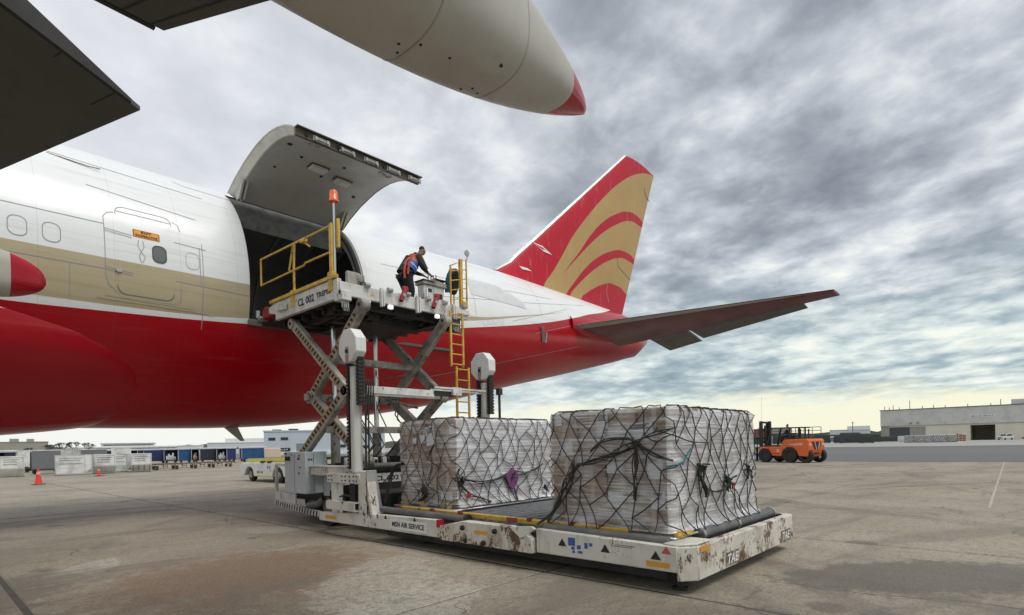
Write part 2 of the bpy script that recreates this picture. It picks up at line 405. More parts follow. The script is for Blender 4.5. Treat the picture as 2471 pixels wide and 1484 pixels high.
def livery():
    m, p = new_mat('hull_paint')
    v = pos_vec(); s = N.new('ShaderNodeSeparateXYZ'); L.new(v, s.inputs[0]); X, Y, Z = s.outputs
    gt = fcurve(X, [(-14, 5.84), (1.35, 5.83), (6, 5.84), (9.4, 5.92), (14.15, 6.34), (16.7, 6.82), (20.86, 7.74), (24, 8.5)], -14, 32, 0, 12)
    gb = fcurve(X, [(-14, 4.9), (1.75, 4.86), (4.75, 4.91), (6.03, 5.01), (9.4, 5.38), (14.14, 6.2), (16.7, 6.75), (20.86, 7.74), (24, 8.6)], -14, 32, 0, 12)
    rd = fcurve(X, [(-14, 4.72), (1.35, 4.69), (2.98, 4.73), (4.76, 4.80), (6.59, 4.92), (9.4, 5.18), (14.23, 5.97), (18.9, 6.91), (21.35, 7.53), (24, 8.25), (31, 9.6)], -14, 32, 0, 12)
    def below(c): return mrange(mth('SUBTRACT', c, Z), -0.004, 0.004)
    n1 = noz(v, 0.9, 4, 0.6); n2 = noz(pos_vec((0.5, 4, 4)), 1.6, 4, 0.6)
    white = mixc(mrange(n1, 0.4, 0.75, 0, 0.25, True), (0.86, 0.875, 0.875), (0.78, 0.795, 0.80))
    gold = mixc(mrange(n2, 0.35, 0.7, 0, 0.55), (0.51, 0.432, 0.275), (0.43, 0.365, 0.235))
    red = mixc(mrange(n1, 0.4, 0.75, 0, 0.3), (0.42, 0.001, 0.009), (0.35, 0.002, 0.009))
    g_ = mth('MULTIPLY', below(gt), mth('SUBTRACT', 1.0, below(gb)))
    c = mixc(g_, white, gold); c = mixc(below(rd), c, red)
    n4 = noz(pos_vec((0.25, 1.5, 1.5)), 2.2, 5, 0.65)
    c = mixc(mrange(n4, 0.56, 0.8, 0, 0.14), c, (0.28, 0.27, 0.25))
    # lap joints of the skin sheets and soot drawn back by the airflow
    fx = mth('ABSOLUTE', mth('SUBTRACT', mth('FRACT', mth('DIVIDE', X, 1.27)), .5)); fz = mth('ABSOLUTE', mth('SUBTRACT', mth('FRACT', mth('DIVIDE', Z, .83)), .5))
    jn = mth('MAXIMUM', mrange(fx, .006, .002), mrange(fz, .008, .002)); c = mixc(mth('MULTIPLY', jn, .20), c, (.10, .10, .10))
    n6 = noz(pos_vec((.18, 1.0, 5.0)), 1.5, 5, .7); c = mixc(mrange(n6, .55, .78, 0, .26), c, (.13, .05, .045))
    L.new(c, p.inputs['Base Color']); p.inputs['Roughness'].default_value = 0.22; p.inputs['Specular IOR Level'].default_value = 0.38
    bump(p, noz(pos_vec((0.8, 1.4, 1.4)), 1.0, 3, 0.5), 0.10, 0.06)
    return m
m_hull = livery()
m_red = M('red_paint', (0.40, 0.003, 0.012), 0.17, dirt=(0.31, 0.004, 0.012), amt=0.4, scale=1.2, spec=0.42)
m_dark = F('dark_interior', (0.022, 0.023, 0.026), 0.8)
m_liner = M('hold_liner', (0.22, 0.222, 0.225), 0.75, dirt=(0.14, 0.14, 0.142), amt=.5, scale=1.5)
m_fr0 = F('frame_grey', (.30, .30, .29), .6)
m_steel = M('bare_metal', (0.48, 0.48, 0.46), 0.38, 0.7, dirt=(0.25, 0.24, 0.21), amt=.5, scale=5)
m_seam = F('seam', (0.33, 0.34, 0.35), 0.7); m_seamd = F('seam_dark', (0.16, 0.165, 0.17), 0.7)
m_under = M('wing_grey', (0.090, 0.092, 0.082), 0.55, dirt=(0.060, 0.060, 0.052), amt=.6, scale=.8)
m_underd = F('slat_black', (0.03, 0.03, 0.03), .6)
DX0, DX1, ZS, ZH = 6.0, 9.4, 5.0, 8.57
# hull skin, open where the cargo door stands
xs = sorted(set([-14, -10, -6, -3, 0, 2, 4, 5, DX0, 7, 8, DX1] + [10.2 + 0.9 * k for k in range(23)] + [30.9, 31.2]))
sa = math.asin((ZS - 5.85) / (5.85 - 2.35)); ha = math.asin((ZH - 5.85) / 3.2)
ang = sorted([sa, ha] + [-pi/2 + pi * k / 44 for k in range(45)])
ang = [a for i, a in enumerate(ang) if a in (sa, ha) or (abs(a - sa) > .03 and abs(a - ha) > .03)]
def hull_pt(x, a, side, ins=0.0):
    zb, zt, zc_, w = sec(x); b = (zt - zc_) if a > 0 else (zc_ - zb)
    return (x, YC - side * (w - ins) * cos(a), zc_ + (b - ins) * sin(a))
m_ = MB()
for i in range(len(xs) - 1):
    for side in (1, -1):
        for k in range(len(ang) - 1):
            if side == 1 and DX0 - .01 <= xs[i] < DX1 - .01 and sa - 1e-6 <= ang[k] < ha - 1e-6: continue
            q = [hull_pt(xs[i], ang[k], side), hull_pt(xs[i+1], ang[k], side), hull_pt(xs[i+1], ang[k+1], side), hull_pt(xs[i], ang[k+1], side)]
            m_.add(q, [(0, 1, 2, 3) if side == 1 else (3, 2, 1, 0)])
cap = [hull_pt(31.2, a, 1) for a in ang] + [hull_pt(31.2, a, -1) for a in ang[::-1]]
m_.add(cap, [tuple(range(len(cap)))])
fus = m_.build('fuselage', m_hull, plane, fix=False, smooth=False)
bm = bmesh.new(); bm.from_mesh(fus.data); bmesh.ops.remove_doubles(bm, verts=bm.verts, dist=1e-4); bmesh.ops.recalc_face_normals(bm, faces=bm.faces); bm.to_mesh(fus.data); bm.free()
fus.data.polygons.foreach_set('use_smooth', [True] * len(fus.data.polygons)); fus.data.set_sharp_from_angle(angle=R(50))
# hold seen through the opening
m_ = MB()
xi = [2.0, 4, DX0, 7.0, 8.2, DX1, 11, 13]
for i in range(len(xi) - 1):
    for side in (1, -1):
        for k in range(len(ang) - 1):
            if ang[k] < sa - 1e-6: continue
            if side == 1 and DX0 - .01 <= xi[i] < DX1 - .01 and ang[k] < ha - 1e-6: continue
            m_.add([hull_pt(xi[i], ang[k], side, .17), hull_pt(xi[i+1], ang[k], side, .17), hull_pt(xi[i+1], ang[k+1], side, .17), hull_pt(xi[i], ang[k+1], side, .17)], [(0, 1, 2, 3)])
for x in (2.0, 13.0): m_.add([hull_pt(x, a, 1, .17) for a in ang if a >= sa] + [hull_pt(x, a, -1, .17) for a in ang[::-1] if a >= sa], [tuple(range(2 * len([a for a in ang if a >= sa])))])
m_.build('hold_lining', m_liner, plane, fix=False)
m_ = MB(); m_.box(2.0, 13, 14.55, 20.4, ZS - .06, ZS + .02)
for k in range(6): m_.box(2.1, 12.9, 15.0 + .9*k, 15.06 + .9*k, ZS + .02, ZS + .05)
m_.build('hold_floor', F('hold_floor', (.09, .09, .09), .6), plane)
m_ = MB()
for x, y in ((7.0, 16.6), (8.7, 16.4), (7.9, 18.2), (6.6, 18.6)): m_.box(x, x + .32, y, y + .10, 8.28, 8.32)
lampm, p_ = new_mat('hold_lamp'); p_.inputs['Base Color'].default_value = (.85, .85, .82, 1); p_.inputs['Emission Color'].default_value = (1, .98, .93, 1); p_.inputs['Emission Strength'].default_value = 14
for i_, (x, y) in enumerate(((6.95, 16.2), (8.75, 16.0))):
    box_obj('hold_lamp', lampm, plane, x, x + .26, y, y + .09, 8.20, 8.25)
for k in range(9):
    x = 2.6 + 1.2 * k
    if DX0 - .1 < x < DX1 + .1: aa = [a for a in ang if a > ha]
    else: aa = [a for a in ang if a > sa]
    for side in ((1, -1) if not (DX0 - .1 < x < DX1 + .1) else (-1,)):
        A2 = aa if side == 1 else [a for a in ang if a > sa]
        q = MB(); q.grid([[hull_pt(x, a, side, .17), hull_pt(x, a, side, .27), hull_pt(x + .09, a, side, .27), hull_pt(x + .09, a, side, .17)] for a in A2]); q.build('hold_frame', m_fr0, plane, fix=False)
# lining strip just under the hinge and the frame round the opening
def arc_strip(x0, x1, a0, a1, i0, i1, n=18):
    rows = []
    for k in range(n + 1):
        a = a0 + (a1 - a0) * k / n
        rows.append([hull_pt(x0, a, 1, i0), hull_pt(x1, a, 1, i0), hull_pt(x1, a, 1, i1), hull_pt(x0, a, 1, i1)])
    return MB().grid(rows, True)
m_fr = M('door_frame_metal', (0.42, 0.42, 0.40), 0.45, 0.2, dirt=(0.2, 0.195, 0.18), amt=.5, scale=4)
arc_strip(DX1 - .05, DX1 - .004, sa, ha, 0.02, .34).build('door_jamb', m_fr, plane)
arc_strip(DX1 - .12, DX1 - .07, sa, ha, 0.10, .16).build('door_seal', m_dark, plane)
arc_strip(DX0 + .005, DX0 + .03, sa, ha, 0.03, .30).build('door_jamb', m_dark, plane)
m_ = MB(); zz = ZS; m_.box(DX0 - .03, DX1 + .03, 14.33, 14.6, ZS - .16, ZS - .02)
for k in range(8): m_.box(DX0 + .2 + k * .4, DX0 + .32 + k * .4, 14.30, 14.42, ZS - .05, ZS + .02)
m_.build('door_sill', M('sill_metal', (.20, .20, .19), .5, .4), plane)
rows = []
for x in np.linspace(DX0 + .05, DX1 - .05, 9):
    rows.append([skin(x, 8.50, -.02), skin(x, 8.34 + .03 * sin(x * 7), -.26), skin(x, 8.12 + .02 * sin(x * 11), -.36), skin(x, 8.06, -.5)])
MB().grid(rows).build('hinge_cover', M('hinge_lining', (.16, .16, .155), .6, dirt=(.07, .07, .07), amt=.7, scale=5), plane, fix=False)

# ---- the raised cargo door
prof = [(15.60, 8.57), (15.15, 8.79), (14.59, 8.99), (14.1, 9.11), (13.73, 9.18), (13.35, 9.21), (13.04, 9.21), (12.66, 9.16), (12.31, 9.07), (12.0, 8.94), (11.76, 8.80)]
def door_off(t):
    out = []
    for i, (y, z) in enumerate(prof):
        a = V(prof[max(i-1, 0)]); b = V(prof[min(i+1, len(prof)-1)]); d = (b - a).normalized(); n_ = V((-d.y, d.x))  # pointing below
        if n_.y > 0: n_ = -n_
        out.append((y + n_.x * t, z + n_.y * t))
    return out
def door_sheet(t0, t1, x0, x1):
    A, B = door_off(t0), door_off(t1)
    return MB().grid([[(x0, a[0], a[1]), (x1, a[0], a[1]), (x1, b[0], b[1]), (x0, b[0], b[1])] for a, b in zip(A, B)], True)
cd = door_sheet(0, .03, DX0, DX1).build('cargo_door', M('door_skin', (.72, .73, .73), .35, dirt=(.5, .5, .48), amt=.3), plane, label='cargo door hinged up above its opening')
m_din = M('door_lining', (.46, .46, .44), .5, dirt=(.34, .34, .32), amt=.5, scale=1.6)
door_sheet(.12, .16, DX0 + .17, DX1 - .04).build('inner_lining', m_din, cd)
A_, B_, C_ = door_off(.03), door_off(.165), door_off(.02)
MB().grid([[(DX0, c_[0], c_[1]), (DX0 + .02, a[0], a[1]), (DX0 + .19, b[0], b[1]), (DX0 + .20, c_[0], c_[1])] for a, b, c_ in zip(A_, B_, C_)], True).build('edge_frame', M('edge_metal', (.74, .72, .64), .42, .1, dirt=(.45, .43, .36), amt=.5, scale=3), cd)
door_sheet(.012, .15, DX1 - .06, DX1).build('edge_frame', m_dark, cd)
m_khaki = M('primer_khaki', (.105, .092, .060), .55, dirt=(.05, .045, .03), amt=.6, scale=4)
lb = MB(); lb.beam((DX0, 11.80, 8.72), (DX1, 11.80, 8.72), .06, .17); lb.beam((DX0, 11.75, 8.815), (DX1 + .06, 11.75, 8.815), .14, .02)
lb.build('latch_beam', m_khaki, cd)
m_ = MB()
for k in range(5):
    x = DX0 + .42 + .66 * k
    q = MB(); q.box(x - .02, x + .40, 11.745, 11.77, 8.655, 8.765); q.cyl((x + .04, 11.735, 8.70), (x + .34, 11.735, 8.70), .022, 8); q.box(x + .02, x + .07, 11.71, 11.75, 8.67, 8.75); q.box(x + .30, x + .36, 11.71, 11.75, 8.67, 8.75)
    q.build('door_latch', m_steel, cd)
for x in (DX0 + .25, DX0 + 1.05, DX0 + 2.32): q = MB(); q.cyl((x, 11.76, 8.72), (x, 11.74, 8.72), .045, 10); q.build('latch_port', m_dark, cd)
# pans, ports and fittings on the lining
L16 = door_off(.165)
def on_lining(y, lift=0.0):
    ys = [p_[0] for p_ in L16][::-1]; zs = [p_[1] for p_ in L16][::-1]
    return float(np.interp(y, ys, zs)) - lift
for x, y in ((7.30, 13.55), (8.10, 13.75)):
    q = MB(); z = on_lining(y); q.box(x, x + .42, y - .13, y + .13, z - .07, z + .0); q.box(x + .05, x + .37, y - .09, y + .09, z - .085, z - .07)
    q.build('handle_pan', F('pan_pale', (.72, .71, .67), .5), cd, bevel=.02); q = MB(); q.box(x - .05, x + .46, y - .17, y + .16, z - .006, z + .01); q.build('pan_shade', F('pan_shade_grey', (.10, .10, .095), .7), cd)  # flat dark plate stands in for recess shade round each pan
for x, y, s_ in ((6.45, 12.95, .06), (6.95, 13.35, .04), (7.75, 13.85, .04), (8.0, 13.1, .04), (8.95, 14.2, .05), (6.6, 14.1, .03)):
    z = on_lining(y); q = MB(); q.cyl((x, y, z + .01), (x, y, z - .012), s_, 10); q.build('lining_port', m_dark, cd)
for x in (DX0 + .12, DX1 - .35):
    q = MB(); q.prism([(15.42, 8.60), (15.30, 8.30), (15.15, 8.32), (14.85, 8.72)], 'x', x, x + .05); q.prism([(15.42, 8.60), (15.30, 8.30), (15.15, 8.32), (14.85, 8.72)], 'x', x + .10, x + .15)
    q.build('hinge_bracket', M('bracket', (.55, .55, .52), .45, .3), cd)
q = MB(); q.tube([(DX1 - .75, 12.35, on_lining(12.35) - .03), (DX1 - .6, 12.3, on_lining(12.3) - .10), (DX1 - .45, 12.35, on_lining(12.35) - .03)], .02, 6)
q.lathe([(.0, 0), (.17, 0.0), (.17, .02), (.0, .02)], (DX1 - .6, 12.45, on_lining(12.45) - .03), 'z', 20); q.build('inspection_dish', M('pan', (.46, .46, .44)), cd)
text('62', (6.75, 12.35, on_lining(12.35) - .012), (-1, 0, 0), (0, 1, 0), .30, .16, m_seamd, cd)

# ---- skin seams, plugs, passenger door
def rrect(x0, x1, z0, z1, r, n=6):
    pts = []
    for cx_, cz_, a0 in ((x1 - r, z1 - r, 0), (x0 + r, z1 - r, 90), (x0 + r, z0 + r, 180), (x1 - r, z0 + r, 270)):
        for k in range(n + 1):
            t = R(a0 + 90 * k / n); pts.append((cx_ + r * cos(t), cz_ + r * sin(t)))
    return pts
def subdiv(pts, step=.25):
    o = []
    for i, (x, z) in enumerate(pts):
        x2, z2 = pts[(i + 1) % len(pts)]; n_ = max(1, int(sqrt((x2-x)**2 + (z2-z)**2) / step))
        o += [(x + (x2 - x) * k / n_, z + (z2 - z) * k / n_) for k in range(n_)]
    return o
def patch(pts, off, rings=5):
    pts = subdiv(pts)
    cx_ = sum(p[0] for p in pts) / len(pts); cz_ = sum(p[1] for p in pts) / len(pts)
    rows = [[skin(cx_ + (x - cx_) * t, cz_ + (z - cz_) * t, off) for x, z in pts] for t in [1 - k / rings for k in range(rings)] + [0.02]]
    m = MB(); m.grid(rows, True); m.add(rows[-1], [tuple(range(len(pts)))])
    m.grid([[skin(x, z, -.02) for x, z in pts], rows[0]], True); return m
def ring(pts, w, off):
    cx_ = sum(p[0] for p in pts) / len(pts); cz_ = sum(p[1] for p in pts) / len(pts)
    o = []
    for x, z in pts:
        l = sqrt((x - cx_)**2 + (z - cz_)**2); o.append((cx_ + (x - cx_) * (1 + w / l), cz_ + (z - cz_) * (1 + w / l)))
    return MB().grid([[skin(x, z, off) for x, z in pts], [skin(x, z, off) for x, z in o]], True)
def seam(m, pts, w=.012, off=.004):
    a = []; b = []
    P = []
    for i in range(len(pts) - 1):
        n_ = max(1, int(abs(pts[i+1][0] - pts[i][0]) / .6) + int(abs(pts[i+1][1] - pts[i][1]) / .25))
        for k in range(n_): P.append((pts[i][0] + (pts[i+1][0] - pts[i][0]) * k / n_, pts[i][1] + (pts[i+1][1] - pts[i][1]) * k / n_))
    P.append(pts[-1])
    for i, (x, z) in enumerate(P):
        p0 = P[max(0, i-1)]; p1 = P[min(len(P)-1, i+1)]; d = V((p1[0] - p0[0], p1[1] - p0[1])).normalized(); n_ = V((-d.y, d.x)) * w / 2
        a.append(skin(x + n_.x, z + n_.y, off)); b.append(skin(x - n_.x, z - n_.y, off))
    m.grid([a, b]); return m
for x in (-1.5, -.47, .56, 1.08, 1.6, 2.12, 4.7):
    ring(rrect(x - .135, x + .135, 5.95, 6.32, .11), .016, .004).build('window_plug', m_seam if x != 4.7 else F('seam_pale', (.5, .5, .5)), plane, fix=False)
pts = rrect(3.23, 4.30, 5.14, 7.06, .16)
pdr = patch(pts, .006, 8).build('passenger_door', m_hull, plane, fix=False, label='closed passenger door with its exit placard')
ring(pts, .018, .008).build('door_gap', m_seamd, pdr, fix=False)
wp = rrect(3.89, 4.14, 5.95, 6.30, .10)
glass, p_ = new_mat('cabin_glass'); p_.inputs['Base Color'].default_value = (.16, .17, .175, 1); p_.inputs['Roughness'].default_value = .08
wn = patch(wp, .012, 3).build('window', glass, pdr, fix=False); ring(wp, .022, .016).build('window_frame', F('rubber', (.04, .04, .042), .6), wn, fix=False)
pl = patch(rrect(3.52, 4.04, 6.42, 6.60, .02, 2), .011, 3).build('exit_placard', F('placard', (.80, .33, .03), .5), pdr, fix=False)
ring(rrect(3.53, 4.03, 6.43, 6.59, .02, 2), -.010, .014).build('placard_border', m_dark, pdr, fix=False)
q = skin(3.78, 6.55, .012); nn = (skin(3.78, 6.55, 1.0) - skin(3.78, 6.55, 0)).normalized(); yd = nn.cross(V((1, 0, 0))); yd = yd if yd.z > 0 else -yd
text('EXIT', q, (1, 0, 0), yd, .20, .055, m_dark, pdr, bold=.02); text('INOPERATIVE', skin(3.78, 6.47, .012), (1, 0, 0), yd, .42, .06, m_dark, pdr, bold=.02)
sm = MB()
for z in (6.45, 5.62):
    seam(sm, [(3.0, z + .03), (3.5, z - .02)], .012, .012); seam(sm, [(3.0, z - .02), (3.5, z - .07)], .012, .012)
seam(sm, [(3.62, 6.36), (3.60, 6.22), (3.66, 6.1), (3.62, 6.0), (3.66, 5.86)], .014, .012); seam(sm, [(3.70, 6.36), (3.72, 6.22), (3.66, 6.1), (3.74, 6.0), (3.68, 5.86)], .014, .012)
seam(sm, [(3.24, 6.94), (4.29, 6.94)], .014, .012)
sm.build('door_handle_and_hinges', m_seam, pdr, fix=False)
q = MB()
for x, z in ((3.22, 5.62), (3.24, 5.60)): q.beam(skin(x - .04, z, .02), skin(x + .05, z, .02), .02, .05)
q.build('hinge', m_steel, pdr)
sm = MB()
for ln in ([(-8, 6.57), (2.99, 6.57)], [(4.33, 6.5), (5.0, 6.47)], [(2.77, 7.44), (4.87, 7.23)], [(-8, 5.62), (2.98, 5.60)], [(4.34, 5.60), (6.0, 5.55)], [(-8, 8.2), (2.2, 8.15), (5.2, 8.0)],
           [(3.0, 6.54), (3.0, 5.51), (3.06, 5.30), (3.3, 5.06), (4.36, 5.07), (4.45, 5.18), (4.45, 5.45)], [(3.0, 6.54), (3.0, 6.75), (3.08, 6.86), (3.2, 6.9)], [(4.33, 7.0), (4.45, 6.95), (4.48, 6.8)],
           [(4.92, 6.6), (4.92, 4.6)], [(4.86, 6.5), (4.86, 5.6)], [(2.4, 5.6), (2.4, 4.9)], [(0.9, 5.8), (.9, 4.9)], [(10.2, 7.4), (14.2, 7.6), (20, 8.2)], [(10.0, 6.4), (18, 7.6), (23, 8.5)], [(4.5, 8.75), (4.7, 8.4), (4.9, 8.33), (6.0, 8.3)],
           [(14.2, 8.9), (14.2, 6.4)], [(18.6, 9.1), (18.6, 7.1)], [(16.4, 6.55), (21, 7.9)], [(12, 4.0), (22, 6.3)], [(18, 6.3), (21, 7.1)]):
    seam(sm, ln, .014, .0045)
sm.build('skin_seam', m_seam, plane, fix=False, kind='stuff')
sm = MB(); seam(sm, [(2.85, 5.0), (4.75, 4.98), (5.2, 4.95)], .03, .012); seam(sm, [(3.0, 5.07), (4.7, 5.03)], .02, .012); sm.build('scuff_strip', M('gold_strip', (.50, .44, .31), .4), plane, fix=False)
# patch of bare composite behind the door
q = patch([(14.1, 7.86), (15.95, 7.92), (17.4, 7.5), (17.5, 7.24), (15.9, 7.22), (14.1, 7.18)], .012, 10); q.build('access_panel', M('grey_panel', (.70, .705, .71), .45), plane, fix=False)
for x, z in ((14.6, 6.12), (14.9, 6.2), (15.2, 6.28), (15.6, 6.3)):
    ring(rrect(x, x + .2, z, z + .22, .03, 2), .012, .005).build('drain_panel', F('seam_pale', (.5, .5, .5)), plane, fix=False)
q = MB(); q.beam(skin(18.45, 6.65, .08), skin(18.6, 6.05, .08), .10, .05); q.beam(skin(18.75, 6.45, .08), skin(18.75, 6.05, .08), .08, .05); q.build('drain_fitting', m_steel, plane)
q = MB(); q.prism([(6.42, 2.45), (6.86, 2.45), (7.08, 1.97), (6.97, 1.97)], 'y', 17.48, 17.53); q.build('drain_mast', M('mast_grey', (.36, .36, .33), .5), plane)
q = MB(); q.tube([skin(2.2, 8.1, .0), skin(2.9, 7.98, .03), skin(3.1, 7.95, .06)], .016, 6); q.build('blade_antenna', m_steel, plane)
# wing-to-body fairing: a skin standing off the lower hull, rounded aft end
FA = [-90, -75, -60, -48, -41, -34, -27, -21, -19.5, -18]; FX = [3.1, 3.45, 3.82, 3.92, 3.80, 3.42, 2.70, 1.5, -3.0, -13.0]
rows = []
for k in range(61):
    a = -90 + 72 * k / 60; xt = float(np.interp(a, FA, FX)); r = []
    for i in range(26):
        t = (i / 25) ** 2; x = xt - t * (xt + 13.5); zb, zt, zc_, w = sec(x); b = zc_ - zb
        p_ = V((x, YC - w * cos(R(a)), zc_ + b * sin(R(a)))); n_ = V((0, -cos(R(a)) / w, sin(R(a)) / b)).normalized()
        d_ = min(1.0, (max(0, xt - x) / 5.5) ** .72); f = min(1.0, max(0.0, (-18 - a) / 14)) ** .5
        r.append(p_ + n_ * (-.03 + (.52 * d_) * f) + V((0, 0, .10 * d_ * f if a > -70 else 0)))
    rows.append(r)
MB().grid(rows).build('wing_root_fairing', m_red, plane, fix=False, angle=60)

# ---- tail fin with its painted bands
FZ = [8.9, 9.55, 10.1, 10.55, 11.5, 18.83]; FL = [16.5, 18.1, 19.05, 19.55, 20.72, 29.52]
def f_le(z): return float(np.interp(z, FZ, FL))
def f_te(z): return 28.97 + (z - 9.27) * (33.16 - 28.97) / (18.83 - 9.27)
CH = [0, .012, .04, .1, .2, .35, .5, .68, .70, .85, 1.0]; TH = [0, .22, .42, .68, .9, 1.0, .93, .68, .66, .36, .03]
def fin_mat():
    m, p = new_mat('fin_paint'); v = pos_vec(); s = N.new('ShaderNodeSeparateXYZ'); L.new(v, s.inputs[0]); X, Y, Z = s.outputs
    cur = lambda pts: fcurve(X, pts, 16, 34, 8, 20)
    out = cur([(16, 8), (20.9, 8.9), (21.3, 9.5), (21.89, 10.11), (22.73, 11.12), (23.74, 12.39), (25.12, 13.81), (26.77, 15.34), (28.54, 16.76), (30.45, 17.93), (31.88, 18.5), (33.2, 18.8), (34, 18.85)])
    a1 = cur([(16, 8), (22.81, 10.34), (23.41, 10.9), (24.3, 11.75), (25.4, 12.91), (26.55, 13.89), (27.93, 14.75), (29.4, 15.38), (30.55, 15.55), (31.58, 15.41), (34, 14.5)])
    b1 = cur([(16, 8.2), (22.81, 10.34), (23.55, 10.93), (24.6, 11.82), (25.71, 12.71), (26.87, 13.52), (28.09, 14.22), (29.57, 14.87), (30.53, 15.04), (31.42, 15.01), (34, 14.3)])
    a2 = cur([(16, 8), (22.7, 8.9), (23.15, 9.44), (23.81, 10.08), (24.87, 11.04), (26.15, 11.91), (27.5, 12.55), (28.75, 12.93), (29.68, 12.97), (30.5, 12.83), (34, 11)])
    b2 = cur([(16, 8), (23.1, 8.9), (23.47, 9.44), (23.94, 9.85), (24.86, 10.55), (25.97, 11.28), (27.14, 11.91), (28.37, 12.38), (29.29, 12.54), (30.29, 12.49), (34, 11)])
    b3 = cur([(16, 8), (24.2, 9.2), (24.52, 9.46), (24.98, 9.73), (25.77, 10.15), (26.76, 10.55), (27.61, 10.76), (28.49, 10.76), (29.36, 10.54), (34, 9)])
    bl = lambda c: mrange(mth('SUBTRACT', c, Z), -0.006, 0.006)
    n1 = noz(pos_vec((.5, 1, .8)), 1.2, 4, .6); n2 = noz(v, .5, 4, .6)
    red = mixc(mrange(n1, .4, .75, 0, .35), (.50, .016, .034), (.40, .018, .034)); gold = mixc(mrange(n2, .35, .7, 0, .55), (.50, .335, .135), (.42, .28, .11))
    g_ = bl(out)
    for a, b in ((a1, b1), (a2, b2)): g_ = mth('MULTIPLY', g_, mth('SUBTRACT', 1.0, mth('MULTIPLY', bl(a), mth('SUBTRACT', 1.0, bl(b)))))
    g_ = mth('MULTIPLY', g_, mth('SUBTRACT', 1.0, bl(b3)))
    c = mixc(g_, red, gold)
    c = mixc(mrange(noz(pos_vec((4, 4, .5)), 1.0, 4, .7), .58, .8, 0, .3), c, (.62, .52, .42))
    L.new(c, p.inputs['Base Color']); p.inputs['Roughness'].default_value = .4; p.inputs['Specular IOR Level'].default_value = .2
    return m
def fin_y(x, z):
    le, te = f_le(z), f_te(z); t = (x - le) / (te - le); th = .40 - .20 * (z - 9) / 9.8
    return th * float(np.interp(t, CH, TH))
m_ = MB(); zs_ = FZ[:4] + [11.5, 13, 15, 17, 18.83]
for s_ in (-1, 1):
    m_.grid([[(f_le(z) + t * (f_te(z) - f_le(z)), YC + s_ * fin_y(f_le(z) + t * (f_te(z) - f_le(z)), z), z) for t in CH] for z in zs_])
top = [(f_le(18.83) + t * (f_te(18.83) - f_le(18.83)), YC + s_ * fin_y(f_le(18.83) + t * (f_te(18.83) - f_le(18.83)), 18.83), 18.83) for s_, tt in ((-1, CH), (1, CH[::-1])) for t in tt]
m_.add(top, [tuple(range(len(top)))])
tf = m_.build('tail_fin', fin_mat(), plane, fix=False, angle=50)
m_ = MB()
for s_ in (-1, 1):
    m_.grid([[(f_le(z) + t - .015, YC + s_ * (fin_y(f_le(z) + t, z) + .008), z) for t in (-.0, .05, .16)] for z in zs_[1:]])
m_.build('leading_edge', M('le_metal', (.72, .72, .70), .35, .2), tf, fix=False)
def fin_seam(pts, w=.04):
    m = MB(); a = []; b = []
    for i, (x, z) in enumerate(pts):
        p0 = pts[max(0, i-1)]; p1 = pts[min(len(pts)-1, i+1)]; d = V((p1[0]-p0[0], p1[1]-p0[1])).normalized(); n_ = V((-d.y, d.x)) * w/2
        a.append((x + n_.x, YC - fin_y(x + n_.x, z + n_.y) - .012, z + n_.y)); b.append((x - n_.x, YC - fin_y(x - n_.x, z - n_.y) - .012, z - n_.y))
    return m.grid([a, b])
fin_seam([(31.7, 17.55), (32.0, 17.15), (32.55, 16.95)], .07).build('rudder_gap', m_seamd, tf, fix=False)
fin_seam([(28.2, 12.45), (28.4, 11.9), (29.95, 11.45)], .035).build('rudder_gap', m_seamd, tf, fix=False)
fin_seam([(27.2, 10.8), (27.0, 10.2), (27.3, 9.6)], .03).build('rudder_gap', F('seam_pale', (.5, .5, .5)), tf, fix=False)
yy = lambda x, z: YC - fin_y(x, z) - .03
for P_ in (((20.75, 11.42), (21.3, 11.34), (21.95, 11.02), (21.4, 11.06)), ((19.6, 9.99), (20.1, 9.97), (20.35, 9.88), (19.75, 9.86))):
    q = MB(); q.add([(x, yy(x, z), z) for x, z in P_] + [(x, yy(x, z) + .06, z) for x, z in P_], [(0, 1, 2, 3)] + [(k, (k+1) % 4, 4 + (k+1) % 4, 4 + k) for k in range(4)])
    q.build('vent_scoop', F('white_paint_plain', (.8, .8, .8), .5), tf)

# ---- horizontal stabiliser (port), slightly drooped elevators
def lerp(a, b, t): return a + (b - a) * t
SR = (21.2, 26.95, 15.6, 7.16); STp = (29.25, 30.75, 6.5, 8.55)      # le, hinge, y, z at root and tip
def stab_rows(c0, c1, s0, s1, n, th0, th1, drop=0.0):
    rows = []
    for i in range(n + 1):
        s_ = lerp(s0, s1, i / n); le = lerp(SR[0], STp[0], s_); te = lerp(29.6, 31.15, s_); y = lerp(SR[2], STp[2], s_); z = lerp(SR[3], STp[3], s_); ch = te - le; th = lerp(th0, th1, s_)
        cs = np.linspace(0, 1, 9); up_ = []; dn = []
        for c in cs:
            cc = lerp(c0, c1, c); t = 2.6 * (0.2969 * sqrt(cc) - .126 * cc - .3516 * cc**2 + .2843 * cc**3 - .1015 * cc**4) * th * 2 if cc > 0 else 0
            zz = z - drop * ch * (cc - c0); up_.append((le + cc * ch, y, zz + t * .7)); dn.append((le + cc * ch, y, zz - t))
        rows.append(up_ + dn[::-1])
    return rows
def loft(rows, name, mat, parent):
    m = MB(); m.grid(rows, True); m.add(rows[0], [tuple(range(len(rows[0])))]); m.add(rows[-1], [tuple(range(len(rows[-1])))]); return m.build(name, mat, parent, angle=40)
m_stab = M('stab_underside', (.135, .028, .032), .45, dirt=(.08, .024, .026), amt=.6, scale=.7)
sb = loft(stab_rows(0.0, .70, -0.12, 1.0, 8, .33, .13), 'horizontal_stabiliser', m_stab, plane)
